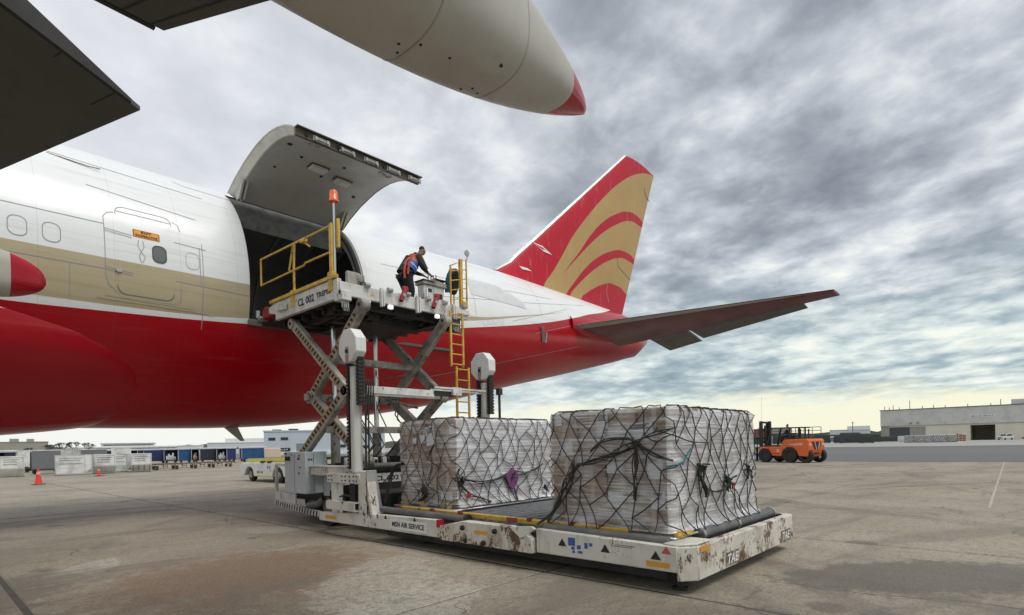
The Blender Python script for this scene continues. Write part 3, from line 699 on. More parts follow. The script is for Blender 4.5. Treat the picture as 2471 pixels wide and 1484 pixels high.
loft(stab_rows(.715, 1.0, 0.08, .275, 3, .30, .25, .19), 'elevator', M('elev_grey', (.10, .10, .094), .5), sb)
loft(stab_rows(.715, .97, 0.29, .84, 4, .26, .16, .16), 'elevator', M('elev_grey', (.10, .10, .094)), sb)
loft([[(x + (.06 if k else 0), y, z + .004) for (x, y, z) in r] for k, r in enumerate(stab_rows(0.0, .06, -0.02, 1.0, 8, .335, .135))], 'leading_edge', M('le_dull', (.35, .35, .34), .4, .3), sb)
rows = []
for i in range(8):     # blister where the stabiliser meets the hull
    t = i / 7; x = 21.1 + 6.5 * t; f = sin(pi * min(1, .12 + .85 * t)) ** .6
    rows.append([skin(x, 7.3 + .16 * t + .55 * f * cos(a), .02 + .16 * f * max(0, sin(a))) for a in [pi * k / 8 for k in range(9)]])
MB().grid(rows).build('stabiliser_fairing', m_hull, plane, fix=False)

# ---- wing, flaps and flap fairings overhead
def slab(top, th0, th1, name, mat, parent, bev=.02):
    """plate with an aerofoil-like taper: top = corner points, th per corner"""
    m = MB(); n = len(top); m.add([tuple(p) for p in top] + [(p[0], p[1], p[2] + t) for p, t in zip(top, th0)], [tuple(range(n))[::-1], tuple(range(n, 2*n))] + [(k, (k+1) % n, n + (k+1) % n, n + k) for k in range(n)])
    return m.build(name, mat, parent, smooth=False)
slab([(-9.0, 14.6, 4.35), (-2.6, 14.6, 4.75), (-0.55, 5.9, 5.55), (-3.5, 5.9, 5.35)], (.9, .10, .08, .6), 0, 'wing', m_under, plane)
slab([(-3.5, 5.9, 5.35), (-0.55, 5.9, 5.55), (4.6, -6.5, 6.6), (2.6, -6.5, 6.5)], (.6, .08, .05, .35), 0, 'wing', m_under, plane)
ia, ib = (1.52, 5.88, 4.80), (0.55, 8.3, 4.62)
d_ = V(ib) - V(ia); ic = V(ia) + d_ * 3.4
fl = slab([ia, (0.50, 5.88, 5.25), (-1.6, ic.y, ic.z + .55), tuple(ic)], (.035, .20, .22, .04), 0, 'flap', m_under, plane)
slab([(1.44, 5.83, 4.82), (0.48, 5.80, 5.25), (0.48, 5.875, 5.26), (1.44, 5.875, 4.82)], (.03, .24, .24, .03), 0, 'end_rib', m_underd, fl)
oa = V((1.36, 4.64, 4.80)); od = V((1.86, 3.94, 4.93)) - oa; oc = oa + od * 11
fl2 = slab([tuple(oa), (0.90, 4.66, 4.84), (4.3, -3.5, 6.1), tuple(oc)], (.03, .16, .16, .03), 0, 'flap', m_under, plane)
slab([(1.31, 4.65, 4.80), (0.88, 4.665, 4.83), (0.88, 4.70, 4.83), (1.31, 4.69, 4.80)], (.03, .16, .16, .03), 0, 'end_rib', m_underd, fl2)
m_fair = M('fairing_paint', (.49, .475, .43), .42, dirt=(.34, .315, .26), amt=.6, scale=.9)
def canoe(x0, x1, xt, yc, hw, zb_, zt_, tipx, tipz, bl=2.3, eb=2.6, et=1.7):
    """flap-track fairing: superellipse sections, drooping to a blunt red tail cone"""
    def sect(x):
        t = max(0.0, (x - x0) / (tipx - x0)); f = max(0.0, 1 - t ** bl) ** .62
        g = 1 - max(0.0, 1 - t ** bl) ** .5; zb2 = lerp(zb_, tipz - .02, t ** eb if eb else g); zt2 = lerp(zt_, tipz + .02, t ** et if eb else g); w = hw * f
        return zb2, zt2, w
    def rowsf(a, b, n):
        rows = []
        for i in range(n + 1):
            x = lerp(a, b, i / n); zb2, zt2, w = sect(x); zc2 = (zb2 + zt2) / 2; h2 = (zt2 - zb2) / 2
            rows.append([(x, yc + w * math.copysign(abs(cos(q)) ** .72, cos(q)), zc2 + h2 * math.copysign(abs(sin(q)) ** .72, sin(q))) for q in [2*pi*k/32 for k in range(32)]])
        return rows
    m = MB(); r = rowsf(x0 - 1.6, xt, 22); m.grid(r, True); m.add(r[0], [tuple(range(32))])
    f = m.build('flap_fairing', m_fair, plane, angle=50)
    for xs_ in (xt - .9, xt - 1.9):
        r = rowsf(xs_, xs_ + .012, 1); cy_, cz_ = yc, (zb_ + zt_) / 2
        q = MB(); q.grid([[(x, cy_ + (y - cy_) * 1.005, cz_ + (z - cz_) * 1.005) for x, y, z in rr] for rr in r], True); q.build('skin_seam', F('seam_fairing', (.43, .41, .365), .6), f, fix=False)
    m = MB(); r = rowsf(xt, tipx - .001, 14); m.grid(r, True); m.add(r[-1], [tuple(range(32))]); m.build('fairing_tail_cone', m_red, f, angle=60)
    return f
def under_seams(P, par, n, mat):
    # skin joints on a flap's underside: P = four corners
    A, B, C, D = [V(p_) for p_ in P]
    nn = (B - A).cross(D - A).normalized(); nn = nn if nn.z < 0 else -nn
    q = MB()
    for k in range(1, n):
        f = k / n; a = A.lerp(D, f) + nn * .004; b = B.lerp(C, f) + nn * .004; w_ = (D - A).normalized() * .007
        q.add([tuple(a - w_), tuple(b - w_), tuple(b + w_), tuple(a + w_)], [(0, 1, 2, 3)])
    for f in (.18, .55):
        a = A.lerp(B, f) + nn * .004; b = D.lerp(C, f) + nn * .004; w_ = (B - A).normalized() * .006; q.add([tuple(a - w_), tuple(b - w_), tuple(b + w_), tuple(a + w_)], [(0, 1, 2, 3)])
    q.build('skin_seam', mat, par, fix=False, smooth=False, kind='stuff')
m_sw = F('seam_wing', (.035, .035, .032), .7)
under_seams((ia, (0.50, 5.88, 5.25), (-1.6, ic.y, ic.z + .55), tuple(ic)), fl, 7, m_sw); under_seams((tuple(oa), (0.90, 4.66, 4.84), (4.3, -3.5, 6.1), tuple(oc)), fl2, 9, m_sw)
f = canoe(1.4, 0, 4.72, 3.62, .56, 4.86, 6.3, 5.27, 5.42)
for x, y in ((3.15, 3.5), (2.72, 3.62), (2.86, 3.52), (2.78, 3.72), (3.62, 3.35), (3.62, 3.72), (3.55, 3.80), (3.72, 3.76)):
    t_ = max(0.0, (x - 1.4) / 3.87); zb3 = lerp(4.86, 5.40, t_ ** 2.6) + .09 * abs((y - 3.62) / .45) ** 2
    q = MB(); q.cyl((x, y, zb3 - .004), (x, y, zb3 + .05), .012, 8); q.build('drain_hole', m_dark, f)
canoe(-2.6, 0, 1.02, 10.0, .34, 3.74, 4.50, 1.41, 4.08, 8, 0, 0)
# ================================================================== the main-deck cargo loader
ldr = thing('cargo_loader', 'dirty white scissor-lift cargo loader parked at the airliner cargo door', 'cargo loader', (7.5, 8.5, 0))
m_wh = M('loader_white', (.70, .68, .62), .5, dirt=(.40, .36, .29), amt=.75, scale=1.8, chips=(.115, .060, .032), chip_t=.675)
m_rust = M('loader_white_rusty', (.66, .63, .56), .55, dirt=(.36, .30, .22), amt=.8, scale=2.4, chips=(.125, .066, .038), chip_t=.600)
m_pw = M('platform_white', (.68, .68, .65), .5, dirt=(.36, .34, .30), amt=.8, scale=2.2, chips=(.12, .09, .07), chip_t=.68)
m_arm = M('arm_grey', (.40, .38, .335), .55, dirt=(.14, .125, .105), amt=.95, scale=3, chips=(.07, .055, .045), chip_t=.66)
m_cab = M('cabinet_grey', (.47, .51, .53), .5, dirt=(.38, .40, .41), amt=.5, scale=1.5)
m_yel = M('rail_yellow', (.66, .42, .055), .5, dirt=(.36, .22, .05), amt=.7, scale=5, chips=(.10, .06, .04), chip_t=.68)
m_oran = F('marker_orange', (.70, .33, .03), .5)
m_blk = M('machinery_black', (.018, .017, .016), .6, dirt=(.045, .040, .034), amt=.8, scale=6)
m_und = M('underframe', (.030, .029, .028), .65, dirt=(.012, .012, .012), amt=.8, scale=3)
m_rub = M('rubber_grey', (.105, .107, .110), .6, dirt=(.19, .185, .17), amt=.7, scale=4)
m_tyre = M('tyre', (.018, .018, .018), .8, dirt=(.05, .047, .04), amt=.6, scale=5)
m_deck = M('roller_deck', (.115, .118, .125), .5, .3, dirt=(.05, .05, .052), amt=.8, scale=4)
m_ink = F('print_black', (.02, .02, .02), .6); m_plate = F('sign_white', (.78, .78, .76), .5)
m_chr = M('chrome', (.72, .73, .74), .18, .9)
m_redp = M('bumper_red', (.36, .02, .03), .55, dirt=(.16, .015, .02), amt=.7, scale=4)

# ---- lower (rear) platform
pf = MB(); pf.box(5.80, 9.30, 2.92, 8.62, .24, .50); pf.box(6.0, 9.15, 3.1, 8.6, .09, .24); main = pf.build('main_platform', m_und, ldr)  # second, lower block is added only to deepen the shadow underneath
XL = 5.74
q = MB(); q.prism([(2.84, .245), (4.86, .245), (4.86, .565), (2.84, .535), ], 'x', XL, XL + .10); q.build('side_panel', m_wh, ldr, bevel=.012)
q = MB(); q.prism([(6.80, .245), (8.64, .245), (8.64, .50), (6.86, .53)], 'x', XL, XL + .10); q.build('side_panel', m_wh, ldr, bevel=.012)
q = MB(); q.prism([(4.88, .235), (6.78, .235), (6.76, .46), (6.25, .565), (5.25, .565), (4.88, .42)], 'x', XL - .07, XL + .10); mb = q.build('hitch_box', m_rust, ldr, bevel=.01)
q = MB(); q.prism([(5.25, .566), (4.86, .60), (4.80, .57), (5.05, .43)], 'x', XL - .10, XL - .05); q.build('gusset', m_wh, mb)
q = MB(); q.box(XL - .074, XL - .07, 5.70, 5.98, .405, .455); q.build('reflector', m_oran, mb)
for y, z in ((6.22, .47), (5.55, .475), (6.15, .285), (5.78, .285)):
    q = MB(); q.cyl((XL - .07, y, z), (XL - .105, y, z), .038, 10); q.cyl((XL - .105, y, z), (XL - .13, y, z), .018, 8); q.build('lashing_eye', m_blk, mb)
for y0, y1 in ((6.05, 6.12), (5.28, 5.38), (4.97, 5.05)):
    box_obj('bracket', m_rust, mb, XL - .10, XL - .07, y0, y1, .25, .42)
# chamfered near end
q = MB(); q.prism([(XL + .001, 2.84), (5.93, 2.68), (9.30, 2.68), (9.38, 2.78), (9.38, 8.6), (9.28, 8.6), (9.28, 2.80), (5.96, 2.80), (XL + .10, 2.90)], 'z', .15, .53); q.build('end_frame', m_rust, ldr, bevel=.012)
q = MB(); q.prism([(XL + .02, 2.86), (5.94, 2.71), (6.32, 2.71), (6.32, 3.02), (XL + .02, 3.02)], 'z', .532, .56); q.build('corner_plate', m_wh, ldr, bevel=.01)
for b in ((XL - .005, XL - .001, 2.93, 3.22, .285, .345), (5.96, 6.20, 2.672, 2.678, .46, .52)): box_obj('reflector', m_oran, ldr, *b)
q = MB(); q.cyl((6.1, 2.98, .575), (6.1, 2.98, .65), .03, 8); q.beam((6.0, 2.98, .62), (6.35, 2.95, .62), .05, .035); q.build('corner_handle', m_yel, ldr)
q = MB(); q.cyl((6.02, 2.95, .03), (6.02, 2.95, .20), .05, 10); q.cyl((6.02, 2.95, 0.0), (6.02, 2.95, .03), .09, 12); q.build('support_foot', m_blk, ldr)
q = MB(); q.cyl((5.87, 3.0, .555), (5.87, 4.83, .575), .055, 12); q.build('side_roller', m_rub, ldr)
q = MB(); q.cyl((5.87, 6.36, .565), (5.87, 8.60, .58), .055, 12); sr = q.build('side_roller', m_rub, ldr)
q = MB(); q.cyl((5.87, 6.30, .565), (5.87, 6.36, .565), .075, 10); q.build('roller_bracket', m_blk, sr)
q = MB(); q.cyl((6.62, 2.98, .545), (9.22, 2.98, .545), .075, 14); er = q.build('end_roller', m_rub, ldr)
for x in (7.75, 6.62, 9.20):
    q = MB(); q.cyl((x - .03, 2.98, .545), (x + .03, 2.98, .545), .088, 12); q.build('roller_bracket', m_steel, er)
box_obj('tail_lamp', F('lamp_red', (.42, .01, .03), .3), ldr, XL - .02, XL + .06, 6.80, 6.90, .41, .53)
# deck with its rollers
dk = box_obj('roller_bed', m_deck, ldr, 5.95, 9.20, 3.10, 8.58, .50, .535)
for k in range(26):
    y = 3.22 + k * .205
    q = MB(); q.cyl((6.12, y, .552), (9.1, y, .552), .035, 8); q.build('roller', M('roller_metal', (.19, .195, .20), .42, .5, dirt=(.1, .1, .1), amt=.6, scale=6), dk)
q = MB(); q.beam((5.99, 3.60, .60), (6.08, 8.30, .60), .07, .075); yr = q.build('guide_rail', m_yel, ldr, bevel=.01)
for y in (8.25, 7.3, 6.6, 5.15, 4.4, 3.95):
    q = MB(); q.box(5.97, 6.02, y, y + .07, .61, .655); q.build('rail_stop', F('stop_red', (.22, .04, .03)), yr)
box_obj('rail_patch', F('patch_red', (.33, .07, .04)), yr, 5.975, 6.0, 5.42, 5.62, .575, .637)
# print on the side
pl_ = box_obj('name_plate', m_plate, ldr, XL - .006, XL - .001, 7.17, 8.16, .285, .455)
text('MSN AIR SERVICE', (XL - .006, 7.66, .372), (0, -1, 0), (0, 0, 1), .88, .088, m_ink, pl_, bold=.025)
for y, z in ((8.30, .475), (7.48, .49), (4.42, .43), (3.77, .42), (3.10, .415)):
    s_ = .045 if y > 7 else .066
    q = MB(); q.prism([(y - s_, z - s_ * .75), (y + s_, z - s_ * .75), (y, z + s_ * .75)], 'x', XL - .003, XL - .0005); q.build('warning_mark', m_ink, ldr)
q = MB(); q.prism([(2.91, .445), (3.03, .445), (2.97, .53)], 'x', XL - .003, XL - .0005); tri = q.build('warning_mark', M('warn_red', (.55, .10, .06), .5), ldr)
q = MB()
m_blue = F('print_blue', (.05, .11, .38), .5)
for (y, z, w_, h_) in ((4.27, .45, .11, .10), (4.16, .39, .06, .05), (4.25, .37, .05, .04), (4.14, .33, .07, .03), (4.05, .42, .05, .07), (3.98, .44, .045, .04), (4.24, .325, .04, .03)):
    q.box(XL - .003, XL - .0005, y - w_ / 2, y + w_ / 2, z - h_ / 2, z + h_ / 2)
q.build('blue_emblem', m_blue, ldr, kind='stuff')
box_obj('small_print', m_ink, ldr, XL - .003, XL - .0005, 3.36, 3.62, .477, .483); box_obj('small_print', m_ink, ldr, XL - .003, XL - .0005, 3.40, 3.66, .458, .463)
for x in (6.72, 8.78):
    q = MB(); q.box(x - .05, x + .36, 2.672, 2.678, .18, .34); bp = q.build('end_plate', M('plate_dark', (.10, .075, .06), .5, dirt=(.5, .45, .38), amt=1.0, scale=9), ldr)
    text('TAE', (x + .15, 2.672, .26), (1, 0, 0), (.25, 0, 1), .34, .12, m_plate, bp, bold=.02)

# ---- side columns that lift the lower platform
def mast(x, y, zb, zt, back):
    q = MB(); q.cyl((x, y, zb), (x, y, zt), .098, 16); q.box(x - .085, x + .085, y - .06, y + .06, zb, zt - .6)
    m = q.build('lift_mast', M('mast_white', (.62, .62, .58), .45, dirt=(.33, .31, .27), amt=.8, scale=1.5), ldr)
    oc = [(y + .32 * cos(R(22.5 + 45 * k)) * 1.0, zt + .38 + .33 * sin(R(22.5 + 45 * k))) for k in range(8)]
    q = MB(); q.prism(oc, 'x', x - .16, x + .06); h = q.build('mast_head', M('head_white', (.76, .76, .73), .4, dirt=(.55, .53, .48), amt=.5, scale=2), m, bevel=.012)
    box_obj('slot_cover', m_steel, h, x - .172, x - .16, y - .05, y + .05, zt + .05, zt + .36)
    q = MB(); q.cyl((x - .172, y, zt + .28), (x - .19, y, zt + .28), .035, 10); q.build('pulley_pin', m_blk, h)
    for yo, z0, z1 in ((.175, zb + .05, zt + .06), (-.17, zt - .72, zt + .12)):
        q = MB(); k = z0
        while k < z1:
            q.box(x - .07, x + .07, y + yo - .045, y + yo + .045, k, k + .052); q.box(x - .05, x + .05, y + yo - .03, y + yo + .03, k + .052, k + .07); k += .07
        q.build('cable_chain', m_blk, m, kind='stuff', smooth=False)
    return m
mA = mast(5.76, 9.2, 1.25, 3.20, 1); mB_ = mast(9.16, 9.2, .6, 3.12, 1)
q = MB(); q.cyl((9.42, 9.0, 2.2), (9.42, 9.0, 2.9), .03, 8); q.box(9.36, 9.48, 8.95, 9.05, 2.85, 3.0); q.build('limit_switch', m_blk, mB_)
q = MB(); q.tube([(5.84, 9.03, 1.3), (5.85, 9.02, 2.4), (5.86, 9.0, 2.85)], .02, 6); q.tube([(5.92, 9.05, 1.3), (5.93, 9.05, 2.7)], .016, 6); q.build('hydraulic_line', m_blk, mA)
# bracket frame round the left column
q = MB(); q.prism([(8.60, .25), (10.58, .25), (10.58, .41), (8.60, .50)], 'x', XL - .02, XL + .12); q.build('sill_beam', m_wh, ldr, bevel=.01)
box_obj('reflector', m_oran, ldr, XL - .026, XL - .02, 9.93, 10.32, .305, .375)
q = MB(); q.prism([(8.68, .48), (9.12, .48), (9.10, 1.27), (8.84, 1.27)], 'x', XL - .03, XL + .16); q.build('column_box', m_wh, ldr, bevel=.012)
q = MB(); q.prism([(XL - .03, .46), (XL + .30, .46), (XL + .17, 1.28), (XL - .03, 1.28)], 'y', 8.80, 8.84); q.build('column_web', M('web_grey', (.42, .43, .42), .5, dirt=(.22, .21, .2), amt=.7, scale=2), ldr, bevel=.006)
q = MB(); q.box(XL - .05, XL + .05, 9.02, 10.18, 1.03, 1.21); bp = q.build('bolted_plate', m_wh, ldr, bevel=.01)
for y in (9.12, 9.22, 9.35, 9.5, 9.62, 10.0, 10.1):
    for z in (1.08, 1.16):
        q = MB(); q.cyl((XL - .05, y, z), (XL - .065, y, z), .016, 6); q.build('bolt', m_blk, bp)
box_obj('column_box', m_wh, ldr, XL - .01, XL + .14, 9.90, 10.10, .40, 1.04, bevel=.01)
q = MB()
for b in ((XL - .13, XL + .05, 9.08, 10.10, .665, .68), (XL - .13, XL + .05, 9.08, 10.10, .52, .535), (XL - .13, XL - .115, 9.08, 10.10, .535, .665), (XL - .115, XL + .05, 10.085, 10.10, .535, .665)): q.box(*b)
q.build('socket_beam', m_wh, ldr, bevel=.004)
q = MB(); q.cyl((XL + .12, 9.55, .45), (XL + .12, 9.55, 1.03), .05, 10); q.cyl((XL + .06, 9.75, .45), (XL + .06, 9.75, .8), .03, 8); q.tube([(XL + .03, 9.85, .75), (XL, 9.6, .80), (XL, 9.35, .78), (XL + .05, 9.25, .6)], .018, 6); q.build('hydraulic_valve', m_blk, ldr)
text('8', (XL - .031, 8.78, .60), (0, -1, 0), (0, 0, 1), .05, .08, m_ink, ldr, bold=.03)

# ---- front chassis
ch = MB(); ch.box(6.35, 8.9, 9.0, 10.15, .35, .80); ch.box(6.75, 8.9, 10.2, 13.6, .45, 1.18); ch.box(6.4, 8.95, 10.3, 13.2, 1.18, 1.30)
cs = ch.build('chassis', m_blk, ldr)
q = MB()
for k in range(26):
    x = random.uniform(6.4, 8.6); y = random.uniform(10.3, 13.4); q.box(x, x + random.uniform(.05, .3), y, y + random.uniform(.05, .4), 1.29, 1.30 + random.uniform(.04, .22))
q.build('pump_gear', m_blk, cs, kind='stuff')
for x, y in ((7.3, 10.6), (6.9, 10.35), (8.3, 10.7), (6.6, 11.0)):
    q = MB(); q.box(x, x + .10, y, y + .08, 1.30, 1.48); q.build('filter', M('filter_grey', (.5, .5, .48), .5), cs, bevel=.01)
q = MB(); q.box(6.0, 6.12, 9.7, 11.40, 1.17, 1.30); q.box(5.97, 6.15, 9.65, 11.45, 1.30, 1.335); q.box(5.98, 6.14, 10.1, 11.4, 1.14, 1.17); q.build('chassis_beam', m_wh, ldr, bevel=.006)
q = MB(); q.cyl((6.2, 10.16, 1.30), (8.95, 10.16, 1.30), .065, 12); q.build('cross_roller', m_rub, ldr)
cb_ = box_obj('cross_beam', m_pw, ldr, 5.95, 9.0, 10.18, 10.25, .94, 1.14, bevel=.006)
text('CL 002', (7.10, 10.18, 1.035), (1, 0, 0), (0, 0, 1), .62, .105, m_ink, cb_, bold=.03)
cab = box_obj('control_cabinet', m_cab, ldr, 5.90, 6.40, 11.44, 12.42, .72, 1.63, bevel=.012)
q = MB(); q.box(5.895, 5.902, 11.935, 11.945, .74, 1.61); q.box(6.08, 6.088, 11.433, 11.442, .74, 1.61); q.build('door_gap', m_seamd, cab)
q = MB()
for k in range(5): q.box(5.88, 5.90, 12.34 - .05 * k, 12.365 - .05 * k, 1.44, 1.53)
q.box(5.89, 5.90, 12.1, 12.38, 1.435, 1.445); q.build('vent_louvre', m_ink, cab, kind='stuff')
for (y, z, w_, h_) in ((11.68, 1.53, .07, .03), (11.70, 1.455, .10, .05), (11.66, 1.28, .08, .025), (11.72, 1.14, .05, .05), (12.3, 1.575, .14, .03), (12.05, 1.56, .05, .02)):
    box_obj('small_sticker', m_ink, cab, 5.894, 5.90, y, y + w_, z, z + h_)
for x in (5.96, 6.02): box_obj('small_sticker', m_ink, cab, x, x + .035, 11.434, 11.44, 1.44, 1.48)
q = MB(); q.box(6.15, 6.34, 11.30, 11.44, 1.16, 1.34); q.box(6.13, 6.36, 11.28, 11.46, 1.10, 1.16); q.build('junction_box', m_cab, cab, bevel=.008)
q = MB(); q.box(6.30, 6.45, 11.2, 11.42, .66, 1.16); q.build('cabinet_post', m_cab, cab)
# guard hoop, kick plate and striped bumper at the front
P0, P1 = V((6.02, 11.0, 0)), V((6.64, 14.5, 0))
def fr(t, off=0.0):
    p = P0.lerp(P1, t); d = (P1 - P0).normalized(); return p + V((-d.y, d.x, 0)) * off
q = MB(); a, b = fr(0), fr(1); q.beam((a.x, a.y, .30), (b.x, b.y, .30), .06, .12); bm_ = q.build('front_bumper', m_pw, ldr)
for k in range(18):
    t = (k + .15) / 18; a = fr(t, .034); b = fr(t + .028, .034); q = MB(); s_ = .05
    d = (P1 - P0).normalized()
    q.add([(a.x, a.y, .245), (b.x, b.y, .245), (b.x - d.x * s_, b.y - d.y * s_, .355), (a.x - d.x * s_, a.y - d.y * s_, .355)], [(0, 1, 2, 3)]); q.build('black_stripe', m_ink, bm_, fix=False, smooth=False)
q = MB(); a, b = fr(.97), fr(.97); q.beam((a.x, a.y, .36), (a.x, a.y, 1.30), .07, .07); c_ = fr(.66); q.beam((a.x, a.y, 1.30), (c_.x, c_.y, 1.30), .07, .06); q.build('guard_hoop', m_pw, ldr, bevel=.01)
q = MB(); a, b = fr(.96, .03), fr(.48, .03); q.beam((a.x, a.y, .50), (b.x, b.y, .50), .04, .22); q.build('kick_plate', m_pw, ldr, bevel=.008)
for (x, y) in ((6.45, 11.3), (7.15, 13.3), (8.7, 11.3), (8.6, 13.6), (6.25, 7.8), (8.9, 7.8)):
    r = .40 if y > 9 else .22
    q = MB(); q.lathe([(r * .55, -.12), (r * .97, -.13), (r, -.08), (r, .08), (r * .97, .13), (r * .55, .12)], (x, y, r), 'x', 24); w_ = q.build('wheel', m_tyre, ldr)
    q = MB(); q.lathe([(.0, -.09), (r * .5, -.09), (r * .57, -.12), (r * .57, .12), (r * .5, .09), (0, .09)], (x, y, r), 'x', 20); q.build('rim', m_arm, w_)
q = MB(); q.tube([(6.16, 11.15, .62), (6.14, 11.35, .50), (6.12, 11.75, .44), (6.2, 11.9, .44)], .07, 8); q.tube([(6.25, 11.05, .3), (6.2, 10.7, .34), (6.15, 10.5, .36)], .06, 8); q.build('fender', m_rub, ldr)

# ---- scissor legs
def arm(p, q_, w, th, x, stripes, side):
    m = MB(); y0, z0 = p; y1, z1 = q_
    m.beam((x, y0, z0), (x, y1, z1), th, w, (0, .3, 1)); a = m.build('scissor_arm', m_arm, ldr, bevel=.012)
    for (yy_, zz_) in (p, q_):
        m = MB(); m.cyl((x - th * .7, yy_, zz_), (x + th * .7, yy_, zz_), w * .52, 14); m.build('pivot', m_arm, a)
        m = MB(); m.cyl((x - th * .7, yy_, zz_), (x - th * .7 - .02, yy_, zz_), .035, 8); m.build('pivot_pin', m_blk, a)
    if stripes:
        d = V((0, y1 - y0, z1 - z0)); ln = d.length; d.normalize(); n_ = V((0, -d.z, d.y)); n_ = n_ if n_.z > 0 else -n_
        k = .25; c = 0
        while k < ln - .3:
            o = V((x - th / 2 - .004, y0, z0)) + d * k; e = o + d * .062; m = MB()
            h0, h1 = -.035 * w / .2, .055 * w / .2; sk = d * .03
            m.add([tuple(o + n_ * h0), tuple(e + n_ * h0), tuple(e + n_ * h1 + sk), tuple(o + n_ * h1 + sk)], [(0, 1, 2, 3)]); m.build('hazard_stripe', m_ink if c % 2 == 0 else m_hz, a, fix=False, smooth=False); k += .066; c += 1
    return a
m_hz = M('hazard_amber', (.45, .30, .10), .6, dirt=(.3, .24, .15), amt=.9, scale=8)
for x, sd_, st_ in ((6.30, -1, True), (8.85, 1, False)):
    arm((12.62, 4.62), (10.36, 2.86), .235, .14, x, st_, sd_); arm((9.98, 4.62), (12.16, 2.86), .235, .14, x + .17 * -sd_, st_, sd_)
    arm((10.36, 2.90), (12.55, 1.40), .235, .14, x, st_, sd_); arm((12.16, 2.90), (9.95, 1.40), .235, .14, x + .17 * -sd_, st_, sd_)
for (y, z) in ((10.36, 2.88), (12.16, 2.88), (11.27, 3.65), (11.2, 2.1)):
    q = MB(); q.beam((6.3, y, z), (8.85, y, z), .13, .15); q.build('scissor_cross_tube', m_arm, ldr)
for x, y in ((7.0, 12.1), (8.16, 12.1)):
    q = MB(); q.cyl((x, y, 1.25), (x, y, 2.05), .11, 14); cy_ = q.build('lift_cylinder', m_arm, ldr)
    q = MB(); q.cyl((x, y, 2.05), (x, y, 4.6), .062, 14); q.build('piston_rod', m_chr, cy_)
q = MB()
for k in range(7):
    x = random.uniform(6.9, 8.2); y = random.uniform(10.8, 11.6); q.tube([(x, y, 1.35), (x + .2, y - .25, 1.75), (x + .1, y - .1, 2.1), (x - .05, y + .1, 2.35 + .05 * k), (x + .1, y + .2, 2.9)], .016, 5)
q.tube([(7.9, 9.9, 1.4), (8.15, 9.85, 1.85), (8.4, 9.8, 1.95), (8.55, 9.8, 1.6)], .018, 6); q.tube([(7.8, 9.9, 1.4), (8.1, 9.85, 1.95), (8.5, 9.8, 2.05), (8.7, 9.8, 1.5)], .018, 6)
q.build('hydraulic_hose', m_blk, ldr, kind='stuff')
q = MB(); q.cyl((8.5, 12.3, 2.95), (8.2, 10.5, 2.6), .03, 8); q.tube([(8.6, 12.3, 3.5), (8.0, 10.6, 3.35)], .015, 6); q.build('tie_rod', m_arm, ldr)
# cross tie between the masts with its platform bracket
q = MB(); q.box(5.92, 7.58, 9.12, 9.20, 2.72, 2.86); q.build('mast_tie', m_pw, ldr, bevel=.006)
q = MB(); q.box(7.58, 8.1, 9.12, 9.18, 2.75, 2.86); q.build('tie_bracket', m_blk, ldr)
q = MB(); q.box(7.56, 9.05, 9.06, 9.10, 2.90, 2.94); q.box(7.56, 9.05, 9.2, 9.24, 2.86, 2.90); q.box(8.05, 8.3, 9.05, 9.12, 2.78, 2.95); q.build('tie_bracket', m_pw, ldr, bevel=.004)
q = MB()
for k in range(4): q.tube([(5.90 + .05 * k, 9.08, 2.98), (5.89 + .05 * k, 9.04, 2.85), (5.91 + .05 * k, 9.08, 2.7), (5.90 + .05 * k, 9.1, 2.4)], .014, 5)
q.build('hydraulic_line', m_blk, mA, kind='stuff')

# ---- raised (bridge) platform
up_ = MB(); up_.box(6.18, 9.36, 10.16, 13.4, 4.78, 4.93)
for k in range(7): up_.box(6.3, 9.25, 10.35 + .46 * k, 10.43 + .46 * k, 4.64, 4.78)
up_.box(6.5, 6.68, 10.3, 13.3, 4.60, 4.78); up_.box(8.76, 8.94, 10.3, 13.3, 4.60, 4.78); up_.box(7.0, 8.6, 10.9, 12.6, 4.52, 4.66)
ud = up_.build('bridge_platform', m_und, ldr)
q = MB()
for k in range(22):
    x = random.uniform(6.3, 9.0); y = random.uniform(10.3, 13.0); q.box(x, x + random.uniform(.06, .5), y, y + random.uniform(.06, .3), random.uniform(4.52, 4.66), 4.78)
for k in range(8): x = 6.4 + .35 * k; q.tube([(x, 10.3, 4.7), (x + .1, 11.2, 4.6), (x + .05, 12.6, 4.66)], .018, 5)
q.build('underframe_gear', m_blk, ud, kind='stuff')
q = MB(); q.box(6.3, 9.25, 13.4, 14.32, 4.86, 4.95); q.build('bridge_plate', m_und, ldr)
dk2 = box_obj('platform_deck', m_deck, ldr, 6.2, 9.34, 10.18, 13.9, 4.935, 4.97)
sbm = MB(); sbm.box(6.08, 6.17, 10.30, 13.1, 4.76, 5.17); sbm.prism([(13.1, 4.90), (13.45, 4.98), (13.45, 5.12), (13.1, 5.17)], 'x', 6.08, 6.17); sideb = sbm.build('side_beam', m_pw, ldr, bevel=.01)
text('CL 002', (6.08, 11.62, 4.955), (0, -1, 0), (0, 0, 1), .72, .17, m_ink, sideb, bold=.03); text('TREPEL', (6.08, 10.86, 4.965), (0, -1, 0), (0, 0, 1), .62, .11, m_ink, sideb, bold=.035)
q = MB(); q.beam((6.09, 10.34, 5.22), (6.09, 13.35, 5.22), .09, .08); q.build('toe_rail', m_yel, ldr, bevel=.008)
q = MB(); q.beam((6.03, 12.45, 4.98), (6.03, 12.95, 5.02), .02, .14); q.build('side_plate', m_pw, sideb)
q = MB(); q.prism([(13.95, 4.92), (13.30, 4.92), (13.25, 5.02), (13.45, 5.14), (13.85, 5.24), (14.0, 5.12)], 'x', 6.15, 6.5); q.build('red_bumper', m_redp, ldr, bevel=.03)
